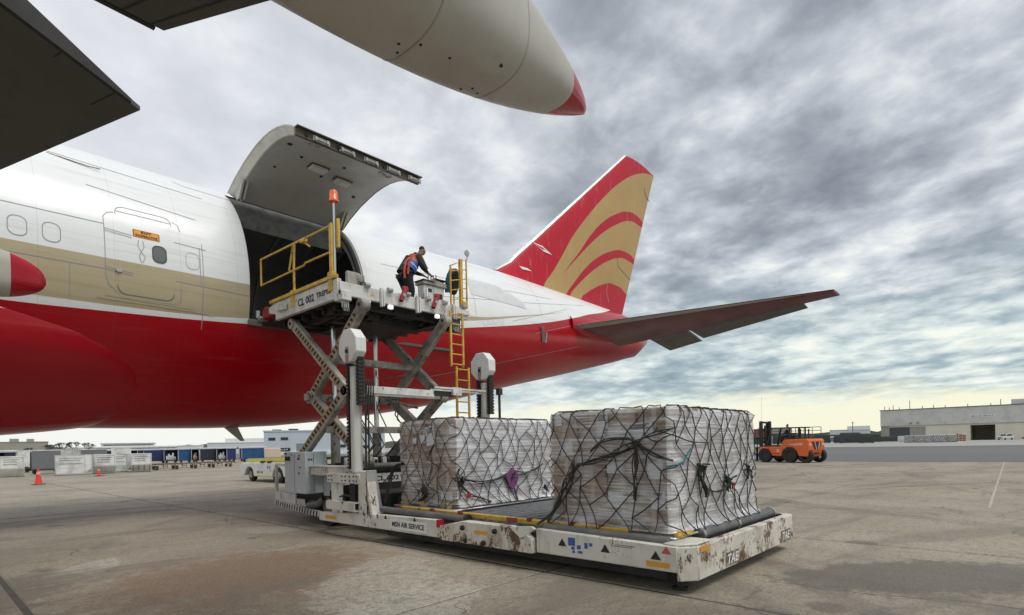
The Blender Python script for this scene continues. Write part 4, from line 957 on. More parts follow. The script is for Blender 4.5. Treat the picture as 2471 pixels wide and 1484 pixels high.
q = MB(); q.cyl((6.1, 14.1, 4.98), (6.1, 14.1, 5.16), .05, 8); q.cyl((6.08, 14.0, 4.96), (6.3, 14.0, 4.96), .06, 8); q.build('buffer', m_steel, ldr)
ne = MB(); ne.box(5.98, 9.42, 10.03, 10.10, 4.76, 5.03); near = ne.build('near_end_beam', m_pw, ldr, bevel=.01)
q = MB(); q.box(5.98, 6.22, 10.0, 10.28, 4.66, 4.86); jb = q.build('corner_box', m_pw, ldr, bevel=.012)
q = MB()
for k in range(4): q.tube([(6.03 + .04 * k, 10.06, 4.68), (6.03 + .045 * k, 10.05, 4.52), (6.10 + .03 * k, 10.08, 4.46), (6.14 + .02 * k, 10.1, 4.66)], .012, 5)
q.build('cable_loop', m_steel, jb, kind='stuff')
text('!', (5.98, 10.14, 4.76), (0, -1, 0), (0, 0, 1), .02, .08, m_ink, jb, bold=.03)
for x, w_, h_ in ((6.9, .10, .40), (7.84, .13, .38), (8.92, .13, .40)):
    q = MB(); q.box(x, x + w_ * .45, 9.96, 10.03, 5.06 - h_, 5.06); q.box(x + w_ * .6, x + w_, 9.97, 10.03, 5.06 - h_ + .02, 5.04); q.build('guide_post', m_pw, near, bevel=.006)
for x in (6.52, 7.08, 7.55, 8.12, 8.62, 9.22):
    q = MB(); q.cyl((x, 9.99, 5.05), (x + .12, 9.99, 5.05), .05, 10); q.build('ball_roller', m_steel, near)
m_glow, p_ = new_mat('work_light'); p_.inputs['Base Color'].default_value = (.9, .9, .88, 1); p_.inputs['Emission Color'].default_value = (1, .98, .94, 1); p_.inputs['Emission Strength'].default_value = 0.5  # faint glow added to white reflective blocks that are no lamps
for x in (6.55, 7.12, 8.42): box_obj('reflective_block', m_glow, near, x, x + .12, 10.0, 10.08, 4.66, 4.745, bevel=.015)
q = MB(); q.prism([(6.67, 4.86), (6.77, 4.86), (6.72, 4.95)], 'y', 10.025, 10.029); q.build('warning_mark', m_yel, near)
for x in (7.40, 8.30):
    q = MB(); q.tube([(x + .12, 9.97, 5.12), (x + .06, 9.96, 5.0), (x, 9.96, 4.86)], .05, 8); a_ = q.build('stop_arm', m_redp, near)
    q = MB(); q.cyl((x + .06, 9.92, 4.99), (x + .06, 9.90, 4.99), .04, 10); q.build('stop_pivot', m_steel, a_)
    q = MB(); q.box(x + .06, x + .20, 9.93, 10.02, 5.09, 5.20); q.build('stop_head', m_redp, a_, bevel=.02)
q = MB(); q.box(6.16, 6.45, 10.05, 10.14, 5.03, 5.28); q.box(6.4, 6.55, 10.03, 10.10, 5.1, 5.25); q.build('grey_bracket', m_arm, near, bevel=.01)
# hand rail and beacon on the left side
RX = 6.12
hr = MB(); hr.tube([(RX, 13.92, 5.74), (RX, 13.92, 6.40), (RX, 10.56, 6.32)], .024, 8); hr.tube([(RX, 13.92, 5.76), (RX, 11.75, 5.76), (RX, 11.68, 5.80), (RX, 10.62, 5.78)], .022, 8)
rail = hr.build('hand_rail', m_yel, ldr)
q = MB(); q.tube([(RX, 12.22, 5.10), (RX, 12.22, 5.85), (RX, 12.18, 6.34)], .026, 8); q.tube([(RX, 12.45, 5.80), (RX, 12.24, 6.34)], .022, 8); q.box(RX - .05, RX + .04, 12.12, 12.32, 4.92, 5.30); q.build('rail_post', m_yel, rail)
q = MB(); q.box(RX - .035, RX + .035, 10.52, 10.62, 4.92, 6.36); q.box(RX - .06, RX + .05, 10.48, 10.66, 4.95, 5.35); q.box(RX + .06, RX + .12, 10.42, 10.50, 5.85, 6.45); q.build('rail_post', m_yel, rail, bevel=.006)
q = MB(); q.box(RX - .03, RX + .05, 11.68, 11.86, 6.28, 6.36); q.beam((RX, 11.78, 6.3), (RX + .1, 11.65, 6.18), .04, .04); q.build('rail_clamp', m_yel, rail)
q = MB(); q.cyl((RX + .03, 10.50, 4.95), (RX + .03, 10.50, 6.80), .020, 10); bpole = q.build('beacon_pole', m_chr, ldr)
m_bc, p_ = new_mat('beacon_orange'); p_.inputs['Base Color'].default_value = (.95, .17, .02, 1); p_.inputs['Roughness'].default_value = .25; p_.inputs['Coat Weight'].default_value = .5; p_.inputs['Subsurface Weight'].default_value = .3; p_.inputs['Subsurface Radius'].default_value = (.1, .03, .01)
q = MB(); q.lathe([(.0, 6.80), (.095, 6.80), (.095, 6.84), (.088, 6.85), (.082, 6.98), (.07, 7.02), (0, 7.035)], (RX + .03, 10.50, 0), 'z', 20); q.build('beacon', m_bc, bpole)
# console, cage and ladder on the right
con = MB(); con.prism([(8.36, 5.0), (8.92, 5.0), (8.98, 5.50), (8.34, 5.50)], 'y', 10.34, 10.58); console = con.build('control_console', m_pw, ldr, bevel=.015)
q = MB(); q.prism([(8.30, 5.50), (9.02, 5.50), (9.02, 5.60), (8.66, 5.66), (8.30, 5.56)], 'y', 10.30, 10.62); q.build('console_top', m_arm, console, bevel=.01)
q = MB(); q.box(8.29, 8.62, 10.28, 10.63, 5.575, 5.60); q.box(8.64, 9.0, 10.28, 10.63, 5.655, 5.68); q.build('console_lid', m_ink, console)
box_obj('console_slot', m_ink, console, 8.44, 8.58, 10.332, 10.345, 5.34, 5.42); box_obj('console_slot', m_ink, console, 8.70, 8.90, 10.332, 10.345, 5.22, 5.34)
box_obj('console_panel', m_cab, console, 8.62, 8.67, 10.325, 10.345, 5.05, 5.48); box_obj('console_panel', m_plate, console, 8.42, 8.46, 10.325, 10.345, 5.05, 5.42)
for k, x in enumerate((8.62, 8.70, 8.78, 8.86)):
    q = MB(); q.cyl((x, 10.5, 5.68), (x - .05, 10.45, 5.80 + .02 * (k % 2)), .012, 6); q.build('lever', m_steel, console)
cg = MB(); cg.tube([(8.95, 10.08, 5.03), (8.95, 10.08, 6.0), (9.47, 10.08, 6.26), (9.47, 10.08, 5.05)], .022, 8)
cg.tube([(8.95, 10.08, 6.0), (9.32, 10.45, 6.0), (9.47, 10.55, 6.15), (9.47, 10.55, 5.0)], .018, 8)
for k in range(4): z = 5.2 + .23 * k; cg.tube([(8.95, 10.08, z - .02), (9.47, 10.08, z + .12)], .014, 6)
cage = cg.build('guard_cage', m_yel, ldr)
q = MB(); q.box(9.24, 9.32, 10.04, 10.12, 5.02, 6.22); q.box(9.30, 9.42, 10.02, 10.10, 5.05, 5.20); q.build('gate_post', m_yel, cage, bevel=.006)
q = MB(); q.cyl((9.50, 10.08, 6.26), (9.50, 10.08, 6.34), .015, 6); q.lathe([(0, -.02), (.07, -.02), (.085, 0), (.07, .02), (0, .02)], (9.50, 10.08, 6.42), 'y', 16); q.build('mirror', m_steel, cage)
box_obj('side_step', m_pw, ldr, 9.0, 9.46, 9.98, 10.5, 4.86, 4.98, bevel=.008)
def ladder(x0, x1, y, z0, z1, n):
    q = MB(); q.beam((x0, y, z0), (x0, y, z1), .035, .05); q.beam((x1, y, z0), (x1, y, z1), .035, .05); l = q.build('ladder_rail', m_yel, ldr)
    for k in range(n):
        z = z0 + .06 + (z1 - z0 - .12) * k / (n - 1); q = MB(); q.cyl((x0, y, z), (x1, y, z), .016, 8); q.build('ladder_rung', m_yel, l)
ladder(8.78, 9.16, 9.92, 3.56, 4.86, 6); ladder(8.88, 9.27, 9.86, .62, 3.56, 12)
q = MB(); q.box(8.82, 9.12, 9.96, 10.2, 4.42, 4.7); hb = q.build('hose_box', m_blk, ldr)
q = MB()
for k in range(3): q.tube([(8.9 + .07 * k, 9.95, 4.62), (8.9 + .07 * k, 9.94, 4.44), (8.95 + .07 * k, 9.94, 4.40), (8.97 + .06 * k, 9.95, 4.6)], .012, 5)
q.build('cable_loop', m_steel, hb, kind='stuff')
# ================================================================== netted pallet loads on the lower platform
def wrap_mat(name, lo, hi, col):
    m, p = new_mat(name); v = pos_vec()
    s1 = noz(pos_vec((.75, .75, 24)), 1.6, 5, .66, .45); s2 = noz(pos_vec((.9, .9, 9)), 1.3, 4, .6, .8); b1 = noz(v, 1.8, 3, .55)
    st = mth('ADD', mth('MULTIPLY', s1, .6), mth('ADD', mth('MULTIPLY', s2, .35), mth('MULTIPLY', b1, .45)))
    f = mrange(st, .62, .83, lo, hi)
    tr = N.new('ShaderNodeBsdfTransparent'); mx = N.new('ShaderNodeMixShader'); L.new(f, mx.inputs[0]); L.new(tr.outputs[0], mx.inputs[1]); L.new(p.outputs[0], mx.inputs[2])
    out = N['Material Output']; L.new(mx.outputs[0], out.inputs['Surface'])
    L.new(mixc(mrange(st, .55, .85), tuple(c * .86 for c in col), col), p.inputs['Base Color'])
    p.inputs['Roughness'].default_value = .14; p.inputs['Specular IOR Level'].default_value = .8
    bump(p, mth('ADD', s1, mth('MULTIPLY', s2, .8)), 0.8, .03)
    return m
m_film1 = wrap_mat('stretch_film', .06, .86, (.86, .85, .87)); m_film2 = wrap_mat('stretch_film_thick', .52, 1.0, (.93, .93, .95))
def carton_mat():
    m, p = new_mat('cardboard'); oi = N.new('ShaderNodeObjectInfo'); v = pos_vec()
    c = mixc(oi.outputs['Random'], (.42, .30, .215), (.26, .18, .125)); c = mixc(mrange(noz(v, 3, 4, .6), .4, .75, 0, .5), c, (.42, .37, .33))
    L.new(c, p.inputs['Base Color']); p.inputs['Roughness'].default_value = .75; return m
m_cart = carton_mat(); m_tape = F('packing_tape', (.50, .43, .33), .35); m_label = F('paper_label', (.74, .76, .82), .6); m_wood = M('pallet_wood', (.42, .30, .16), .8, dirt=(.25, .18, .10), amt=.8, scale=6)
m_rope = M('net_rope', (.035, .033, .032), .85, dirt=(.08, .075, .065), amt=.6, scale=12)
m_alu = M('pallet_alu', (.62, .63, .64), .35, .6, dirt=(.35, .34, .33), amt=.6, scale=4)
def pallet(x0, x1, y0, y1, zb, nx, ny, rows, lbl, labels, tops):
    t = thing('pallet_load', lbl, 'cargo pallet', ((x0 + x1) / 2, (y0 + y1) / 2, zb - .05))
    box_obj('pallet_sheet', m_alu, t, x0 - .12, x1 + .12, y0 - .10, y1 + .12, zb - .055, zb - .03, bevel=.006)
    for k in range(4):
        xx = x0 + .12 + (x1 - x0 - .36) * k / 3
        box_obj('wooden_skid', m_wood, t, xx, xx + .12, y0 + .02, y1 - .02, zb - .03, zb + .055)
    z0 = zb + .06; zt = zb + sum(rows) + .06; shared = {}
    for iz, hh in enumerate(rows):
        for ix in range(nx):
            for iy in range(ny):
                if 0 < ix < nx - 1 and 0 < iy < ny - 1 and iz < len(rows) - 1: continue
                w, d = (x1 - x0) / nx, (y1 - y0) / ny
                if iz == len(rows) - 1 and not tops(ix, iy): continue
                key = (round(hh, 3),)
                if key not in shared:
                    q = MB(); q.box(-w/2 + .006, w/2 - .006, -d/2 + .006, d/2 - .006, .003, hh - .003); q.cur = 1
                    q.box(-w/2 + .0055, w/2 - .0055, -.03, .03, .0025, hh - .0025); q.box(-.03, .03, -d/2 + .0055, d/2 - .0055, .0025, hh - .0025)
                    o = q.build('carton', [m_cart, m_tape], t, local=True, smooth=False, fix=False); shared[key] = o.data
                else:
                    o = bpy.data.objects.new('carton', shared[key]); COL.objects.link(o); o.parent = t
                o.location = V((x0 + w * (ix + .5) + random.uniform(-.018, .018), y0 + d * (iy + .5) + random.uniform(-.018, .018), z0)) - org(t)
                o.rotation_euler = (0, 0, random.uniform(-.02, .02))
        z0 += hh
    # film drawn round the stack
    loopn = []
    def per(u):
        P = [(x0, y1), (x0, y0), (x1, y0), (x1, y1)]; Ls = [y1 - y0, x1 - x0, y1 - y0, x1 - x0]; T = sum(Ls); u = u % T
        for k in range(4):
            if u <= Ls[k] + 1e-9: a, b = P[k], P[(k + 1) % 4]; f = u / Ls[k]; return V((a[0] + (b[0] - a[0]) * f, a[1] + (b[1] - a[1]) * f, 0)), V(((-1, 0, 0), (0, -1, 0), (1, 0, 0), (0, 1, 0))[k]), k
            u -= Ls[k]
    T = 2 * (x1 - x0 + y1 - y0); nu = int(T / .055); nv = 34
    q = MB(); rws = []; kk = []
    for j in range(nv + 1):
        r = []; z = zb + (zt - zb) * j / nv
        for i in range(nu):
            p_, n_, k = per(T * i / nu); s = p_ + V((0, 0, z))
            w = noise.noise(V((p_.x * 2.2, p_.y * 2.2, z * 9))) * .014 + noise.noise(V((p_.x * 1.1 + 5, p_.y * 1.1, z * 1.4))) * .022
            edge = -.02 if j == nv else 0
            fl_ = (.16 if k == 1 else .06) * max(0, 1 - j / 3.0) ** 1.5 * (1 + noise.noise(V((p_.x * 5, p_.y * 5, 3))))
            r.append(s + n_ * (.036 + w + edge + fl_ * .5))
        rws.append(r)
    b0 = 0
    for r in rws: q.v += [tuple(a) for a in r]
    for j in range(nv):
        for i in range(nu):
            k = per(T * (i + .5) / nu)[2]; q.f.append((j*nu + i, j*nu + (i+1) % nu, (j+1)*nu + (i+1) % nu, (j+1)*nu + i)); q.mi.append(0 if k in (0, 2) else 1)
    nt_ = 8; topc = []
    for a in range(nt_ + 1):
        topc.append([V((lerp(x0, x1, b / 12), lerp(y0, y1, a / nt_), zt + .012 + .02 * noise.noise(V((b * .7, a * .9, 2.0))))) for b in range(13)])
    q.cur = 1; q.grid(topc)
    q.build('stretch_wrap', [m_film1, m_film2], t, fix=False, angle=60)
    for (face, c, z, w, h, rot) in labels:
        if face == 'x': p_ = V((x0 - .014, c, z)); xd = V((0, -1, 0)); nn_ = V((-1, 0, 0))
        else: p_ = V((c, y0 - .014, z)); xd = V((1, 0, 0)); nn_ = V((0, -1, 0))
        xd = (Matrix.Rotation(rot, 3, nn_) @ xd); ud = nn_.cross(xd); ud = ud if ud.z > 0 else -ud
        q = MB(); q.add([tuple(p_ + xd * a * w/2 + ud * b * h/2 + nn_ * .002 * s_) for s_ in (0, 1) for a, b in ((-1, -1), (1, -1), (1, 1), (-1, 1))], [(0, 1, 2, 3), (4, 5, 6, 7), (0, 1, 5, 4), (1, 2, 6, 5), (2, 3, 7, 6), (3, 0, 4, 7)])
        lo_ = q.build('paper_label', m_label, t, smooth=False)
        if h > .2:
            q = MB()
            for k in range(4): q.add([tuple(p_ + xd * a + ud * (h * (.38 - .07 * k) + b) + nn_ * .004) for a, b in ((-w * .38, -.008), (w * (.38 - .1 * (k % 3)), -.008), (w * (.38 - .1 * (k % 3)), .008), (-w * .38, .008))], [(0, 1, 2, 3)])
            q.build('label_print', F('print_grey', (.18, .18, .2), .6), lo_, fix=False, kind='stuff')
    return t, per, T, zb, zt
def net(info, lbl, gathers, du, dvv, seed, extra, bounds, knots):
    t, per, T, zb, zt = info; rnd = random.Random(seed)
    x0, x1, y0, y1 = bounds; H = zt - zb
    o = thing('cargo_net', lbl, 'cargo net', ((x0 + x1) / 2, (y0 + y1) / 2, zb))
    nc = int(round(T / du)); nr = int(H / dvv) + 3; du = T / nc
    def P3(u, v, off=.058):
        p_, n_, k = per(u); 
        w = .02 * noise.noise(V((p_.x * 1.1 + 5, p_.y * 1.1, (zb + v) * 1.4)))
        if v <= H: q_ = p_ + n_ * (off + w + .10 * max(0, 1 - v / .22) ** 2) + V((0, 0, zb + max(v, -.02)))
        else:
            e = v - H; c = V(((x0 + x1) / 2, (y0 + y1) / 2, 0)); q_ = p_ + (c - p_).normalized() * min(e, .7) + V((0, 0, zt + .03))
        return q_
    nodes = {}
    for j in range(nr):
        for i in range(nc):
            u = (i + .5 * (j % 2)) * du + rnd.uniform(-.34, .34) * du; v = j * dvv + rnd.uniform(-.30, .30) * dvv
            if j == 0: v = -.01
            for (gu, gv, r, s_) in gathers:
                a = (gu - u + T/2) % T - T/2; d = sqrt(a * a + (gv - v) ** 2)
                if d < r: k = s_ * (1 - d / r) ** .8; u += a * k; v += (gv - v) * k
            nodes[i, j] = (u, v)
    q = MB(); cnt = 0
    for j in range(nr - 1):
        for i in range(nc):
            for di in ((0, 1) if j % 2 else (-1, 0)):
                if rnd.random() < .05: continue
                a = nodes[i, j]; b = nodes[(i + di) % nc, j + 1]
                du_ = (b[0] - a[0] + T/2) % T - T/2; sag = rnd.uniform(-.012, .012)
                n_ = 4; q.tube([P3(a[0] + du_ * f, a[1] + (b[1] - a[1]) * f - .03 * f * (1 - f) + sag * sin(pi * f)) for f in [k / n_ for k in range(n_ + 1)]], .0074, 4)
    q.build('net_mesh', m_rope, o, fix=False, kind='stuff')
    for pts, r, n_ in extra:                 # bundles of loose rope
        q = MB()
        for k in range(n_):
            j_ = [V((rnd.uniform(-1, 1), rnd.uniform(-1, 1), rnd.uniform(-1, 1))) * (.035 if 0 < a < len(pts) - 1 else .02) for a in range(len(pts))]
            P = [V(p_) + jj for p_, jj in zip(pts, j_)]; S = []
            for a in range(len(P) - 1):
                for f in (0, .25, .5, .75):
                    p0, p1, p2, p3 = P[max(a-1, 0)], P[a], P[a+1], P[min(a+2, len(P)-1)]
                    S.append(.5 * ((2 * p1) + (p2 - p0) * f + (2*p0 - 5*p1 + 4*p2 - p3) * f * f + (3*p1 - p0 - 3*p2 + p3) * f ** 3))
            S.append(P[-1]); q.tube(S, r, 4)
        q.build('loose_rope', m_rope, o, fix=False, kind='stuff')
    for c, s_, mt in knots:
        q = MB()
        for k in range(9):
            a = V(c) + V((rnd.uniform(-1, 1), rnd.uniform(-1, 1) , rnd.uniform(-1.6, 1))) * s_ * .6; b = V(c) + V((rnd.uniform(-1, 1), rnd.uniform(-1, 1), rnd.uniform(-2.2, .6))) * s_; q.tube([V(c), a, b], .012, 5)
        q.build('rope_knot', mt, o, fix=False, kind='stuff')
    return o
m_green = F('rope_green', (.04, .055, .04), .8); m_teal = F('rope_teal', (.03, .16, .20), .7)
# near load
RB = (6.06, 8.72, 3.07, 4.80)
pr = pallet(*RB, .62, 7, 4, [.29, .29, .29, .29, .26], 'pallet of film-wrapped cartons at the rusty open end of the loader platform', [('x', 3.98, 1.93, .17, .30, .0), ('x', 3.45, 1.82, .36, .22, .06), ('x', 3.83, 1.80, .24, .16, 0), ('x', 3.80, 1.38, .24, .14, 0), ('x', 3.25, 1.40, .20, .30, 0), ('x', 4.55, 1.62, .20, .18, .1), ('x', 4.68, 2.0, .12, .14, 0), ('x', 3.80, .98, .22, .2, 0), ('x', 3.22, 1.0, .18, .22, 0)], lambda ix, iy: True)
Ly = RB[3] - RB[2]
ux = lambda y: RB[3] - y
uy = lambda x: Ly + x - RB[0]
b6 = 5.975
net(pr, 'black rope net gathered in a thick knot over the nearer pallet load', [(ux(3.45), 1.04, .62, .62), (uy(6.69), .80, .42, .6), (uy(7.55), .54, .45, .5), (uy(8.3), .70, .4, .45), (ux(4.45), .55, .5, .4)], .30, .215, 5,
    [([(b6, 3.45, 1.68), (b6, 3.6, 1.62), (b6, 3.83, 1.52), (b6, 4.05, 1.46), (b6, 4.32, 1.41)], .0075, 7), ([(b6 - .02, 3.45, 1.70), (b6 - .03, 3.46, 1.45), (b6 - .01, 3.48, 1.2), (b6, 3.49, 1.0)], .0078, 6),
     ([(b6, 3.45, 1.70), (b6, 3.62, 1.72), (b6, 3.9, 1.70), (b6, 4.1, 1.58)], .0078, 4), ([(b6, 4.32, 1.41), (b6, 4.5, 1.2), (b6, 4.62, .95), (b6 - .1, 4.75, .66)], .0078, 5), ([(b6, 4.4, 1.45), (b6, 4.45, 1.15), (b6 - .05, 4.7, .8), (b6 - .2, 4.85, .62)], .0078, 4),
     ([(b6, 3.45, 1.66), (b6, 3.2, 1.55), (6.0, 2.99, 1.48)], .0078, 3), ([(b6, 3.45, 1.70), (b6, 3.18, 1.80), (6.0, 2.99, 1.86)], .0078, 2), ([(6.7, 2.99, 1.40), (6.68, 2.97, 1.25), (6.80, 2.98, 1.12), (6.85, 2.98, 1.0)], .01, 5),
     ([(6.8, 2.98, 1.1), (7.2, 2.97, 1.02), (7.5, 2.97, 1.08), (7.62, 2.98, 1.1)], .0078, 4), ([(6.0, 3.15, 1.82), (6.1, 2.985, 1.78), (6.5, 2.985, 1.70), (7.0, 2.985, 1.66)], .0078, 1)],
    RB, [((5.97, 3.45, 1.69), .075, m_rope), ((6.69, 2.96, 1.38), .08, m_green), ((7.55, 2.96, 1.18), .10, m_green), ((8.28, 2.96, 1.30), .08, m_rope)])
q = MB(); q.tube([(6.20, 2.975, 1.42), (6.31, 2.97, 1.53), (6.42, 2.975, 1.60)], .012, 5); q.tube([(6.0, 3.08, 1.40), (6.05, 2.98, 1.42), (6.2, 2.975, 1.45)], .012, 5); q.tube([(5.98, 3.18, 1.86), (5.98, 3.22, 1.80)], .014, 5)
kn = [o for o in bpy.data.objects if o.name.startswith('cargo_net')][0]
q.build('teal_cord', m_teal, kn, fix=False)
box_obj('red_tag', F('tag_red', (.42, .02, .03), .5), kn, 7.60, 7.66, 2.93, 2.95, 1.03, 1.12)
# far load
LB = (6.35, 9.0, 7.14, 8.62)
pl2 = pallet(*LB, .65, 7, 4, [.30, .30, .30, .30, .25], 'pallet of film-wrapped cartons standing beside the two lift masts', [('x', 7.98, 1.87, .13, .24, 0), ('x', 7.76, 1.88, .24, .34, .15), ('x', 8.2, 1.8, .12, .1, 0), ('x', 7.2, 1.98, .12, .16, 0), ('y', 6.78, 1.46, .17, .20, 0), ('y', 6.52, 1.85, .12, .18, 0), ('y', 6.48, 1.18, .16, .14, .1), ('y', 7.9, 1.62, .1, .12, 0), ('x', 7.35, .84, .3, .14, 0)], lambda ix, iy: True)
ux = lambda y: LB[3] - y
uy = lambda x: (LB[3] - LB[2]) + x - LB[0]
b6 = 6.275
kn2 = net(pl2, 'black rope net with a purple tag over the farther pallet load', [(uy(6.42), .55, .5, .55), (uy(7.7), .52, .5, .5), (ux(7.9), .32, .5, .5), (uy(8.4), .45, .4, .4)], .29, .215, 11,
    [([(6.38, 7.07, 1.30), (6.36, 7.06, 1.15), (6.45, 7.06, 1.0), (6.62, 7.07, .85)], .0078, 6), ([(6.5, 7.06, 1.12), (6.9, 7.05, 1.05), (7.3, 7.05, 1.10), (7.66, 7.06, 1.2)], .0078, 4), ([(7.66, 7.06, 1.22), (7.9, 7.05, 1.15), (8.3, 7.05, 1.17), (8.6, 7.06, 1.3)], .0078, 4),
     ([(6.28, 8.5, 1.38), (6.27, 8.75, 1.30), (6.2, 8.85, 1.0), (6.15, 8.9, .66)], .01, 12), ([(6.28, 8.7, 1.3), (6.2, 9.0, 1.05), (6.05, 9.3, .68)], .0078, 3), ([(b6, 7.58, 1.72), (b6, 7.7, 1.55), (b6, 7.62, 1.35), (b6, 7.75, 1.1)], .0078, 3), ([(b6, 7.9, 1.0), (b6 - .02, 7.8, .85), (b6, 8.0, .72)], .011, 6), ([(6.62, 7.06, .84), (6.9, 7.05, .76), (7.1, 7.05, .68)], .01, 2), ([(7.75, 7.05, 1.0), (7.77, 7.05, .85), (7.78, 7.02, .66)], .01, 2)],
    LB, [((6.42, 7.05, 1.14), .08, m_rope), ((7.68, 7.05, 1.16), .09, m_rope), ((6.26, 7.9, .95), .08, m_rope), ((8.65, 7.05, .86), .06, m_rope)])
q = MB(); q.add([(7.50, 7.03, 1.12), (7.62, 7.02, 1.26), (7.80, 7.02, 1.20), (7.84, 7.03, 1.06), (7.72, 7.04, .86), (7.60, 7.04, .92), (7.50, 7.045, 1.12), (7.62, 7.035, 1.26), (7.80, 7.035, 1.20), (7.84, 7.045, 1.06), (7.72, 7.055, .86), (7.60, 7.055, .92)], [(0, 1, 2, 3, 4, 5), (11, 10, 9, 8, 7, 6)] + [(k, (k+1) % 6, 6 + (k+1) % 6, 6 + k) for k in range(6)])
q.build('purple_tag', F('tag_purple', (.22, .07, .20), .6), kn2)
box_obj('red_tag', F('tag_red', (.42, .02, .03)), kn2, 6.52, 6.60, 7.02, 7.04, .80, .88)
# loose wooden skid feet under the far load
for y in (7.25, 7.85, 8.35): box_obj('skid_foot', m_wood, bpy.data.objects['pallet_load.001'], 6.25, 6.36, y, y + .13, .625, .72)
# ================================================================== people on the raised platform
m_skin = F('skin', (.20, .105, .065), .55); m_hair = F('hair', (.012, .010, .010), .6)
def skinmesh(name, joints, edges, mat, parent, sub=2, root=None):
    names = list(joints); me = bpy.data.meshes.new(name); o3 = org(parent) if parent else V((0, 0, 0))
    me.from_pydata([tuple(V(joints[n][0]) - o3) for n in names], [(names.index(a), names.index(b)) for a, b in edges], [])
    o = bpy.data.objects.new(name, me); COL.objects.link(o)
    sk = o.modifiers.new('skin', 'SKIN'); sk.use_smooth_shade = True
    if not me.skin_vertices: 
        bm = bmesh.new(); bm.from_mesh(me); bm.verts.layers.skin.verify(); bm.to_mesh(me); bm.free()
    for v, n in zip(me.skin_vertices[0].data, names):
        r = joints[n][1]; v.radius = r if isinstance(r, tuple) else (r, r); v.use_root = (n == (root or names[0]))
    ss = o.modifiers.new('sub', 'SUBSURF'); ss.levels = sub; ss.render_levels = sub
    bpy.context.view_layer.update()
    m2 = bpy.data.meshes.new_from_object(o.evaluated_get(bpy.context.evaluated_depsgraph_get()))
    bpy.data.objects.remove(o); m2.name = name; m2.materials.clear(); m2.materials.append(mat)
    m2.polygons.foreach_set('use_smooth', [True] * len(m2.polygons))
    ob = bpy.data.objects.new(name, m2); COL.objects.link(ob); ob.parent = parent
    return ob
def person(label, base, yaw, J, vest, hood, trousers, scale=1.0, group=None):
    """J: joints in the person's own frame (x forward, y left, z up from the feet)"""
    t = thing('person', label, 'person', base, 0, group)
    Rz = Matrix.Rotation(yaw, 3, 'Z'); B = V(base)
    W_ = lambda p: B + Rz @ (V(p) * scale)
    j = {k: (W_(v[0]), tuple(x * scale for x in v[1]) if isinstance(v[1], tuple) else v[1] * scale) for k, v in J.items()}
    E_ = [('pelvis', 'waist'), ('waist', 'chest'), ('chest', 'neck'), ('neck', 'jaw'), ('jaw', 'brow'), ('brow', 'top'), ('jaw', 'nose')]
    for s in 'lr':
        E_ += [('pelvis', 'hip' + s), ('hip' + s, 'knee' + s), ('knee' + s, 'ankle' + s), ('ankle' + s, 'toe' + s), ('chest', 'sh' + s), ('sh' + s, 'elb' + s), ('elb' + s, 'wr' + s), ('wr' + s, 'palm' + s)]
        d = (j['palm' + s][0] - j['wr' + s][0]).normalized(); sd_ = d.cross(V((0, 0, 1))).normalized()
        for k, ln in enumerate((.075, .085, .08, .062)):
            b = j['palm' + s][0] + sd_ * (.027 - .018 * k) * scale; j['f%d' % k + s] = (b + d * ln * .55 * scale + V((0, 0, -.008)), .0085 * scale); j['g%d' % k + s] = (b + d * ln * scale + V((0, 0, -.028)), .007 * scale)
            E_ += [('palm' + s, 'f%d' % k + s), ('f%d' % k + s, 'g%d' % k + s)]
        j['th' + s] = (j['wr' + s][0] + d * .05 * scale + sd_ * .05 * scale * (1 if s == 'l' else -1), .01 * scale); E_ += [('wr' + s, 'th' + s)]
    skinmesh('body', j, E_, m_skin, t, 2, 'pelvis')
    g = lambda ks, f: {k: (j[k][0], tuple(x * f for x in j[k][1]) if isinstance(j[k][1], tuple) else j[k][1] * f) for k in ks}
    skinmesh('jacket', g(['waist', 'pelvis', 'chest', 'shl', 'elbl', 'wrl', 'shr', 'elbr', 'wrr'], 1.16), [('pelvis', 'waist'), ('waist', 'chest'), ('chest', 'shl'), ('shl', 'elbl'), ('elbl', 'wrl'), ('chest', 'shr'), ('shr', 'elbr'), ('elbr', 'wrr')], hood, t, 2, 'waist')
    skinmesh('trousers', dict(g(['hipl', 'kneel', 'anklel', 'hipr', 'kneer', 'ankler'], 1.15), pelvis=(j['pelvis'][0] + V((0, 0, .03)), .15 * scale)), [('pelvis', 'hipl'), ('hipl', 'kneel'), ('kneel', 'anklel'), ('pelvis', 'hipr'), ('hipr', 'kneer'), ('kneer', 'ankler')], trousers, t, 2, 'pelvis')
    for s in 'lr': skinmesh('boot', {'a': (j['ankle' + s][0], .055 * scale), 'h': (j['ankle' + s][0] + V((0, 0, -.05 * scale)), .055 * scale), 't': (j['toe' + s][0], .042 * scale)}, [('a', 'h'), ('h', 't')], F('boot_black', (.02, .018, .016), .6), t, 2)
    br, tp = j['brow'][0], j['top'][0]; fw = Rz @ V((1, 0, 0)); upd = (tp - br).normalized()
    skinmesh('hair', {'a': (br - fw * .045 * scale + upd * .0, .070 * scale), 'b': (br - fw * .02 * scale + upd * .06 * scale, .088 * scale), 'c': (br + fw * .035 * scale + upd * .085 * scale, .058 * scale)}, [('a', 'b'), ('b', 'c')], m_hair, t, 2)
    for s_ in (-1, 1):
        q = MB(); c = br + fw * .078 * scale + (Rz @ V((0, 1, 0))) * s_ * .03 * scale - upd * .015 * scale; q.lathe([(0, -.008), (.011, 0), (0, .008)], c, 'z', 8); q.build('eye', F('eye_dark', (.02, .015, .012), .3), t)
    return t, j, W_
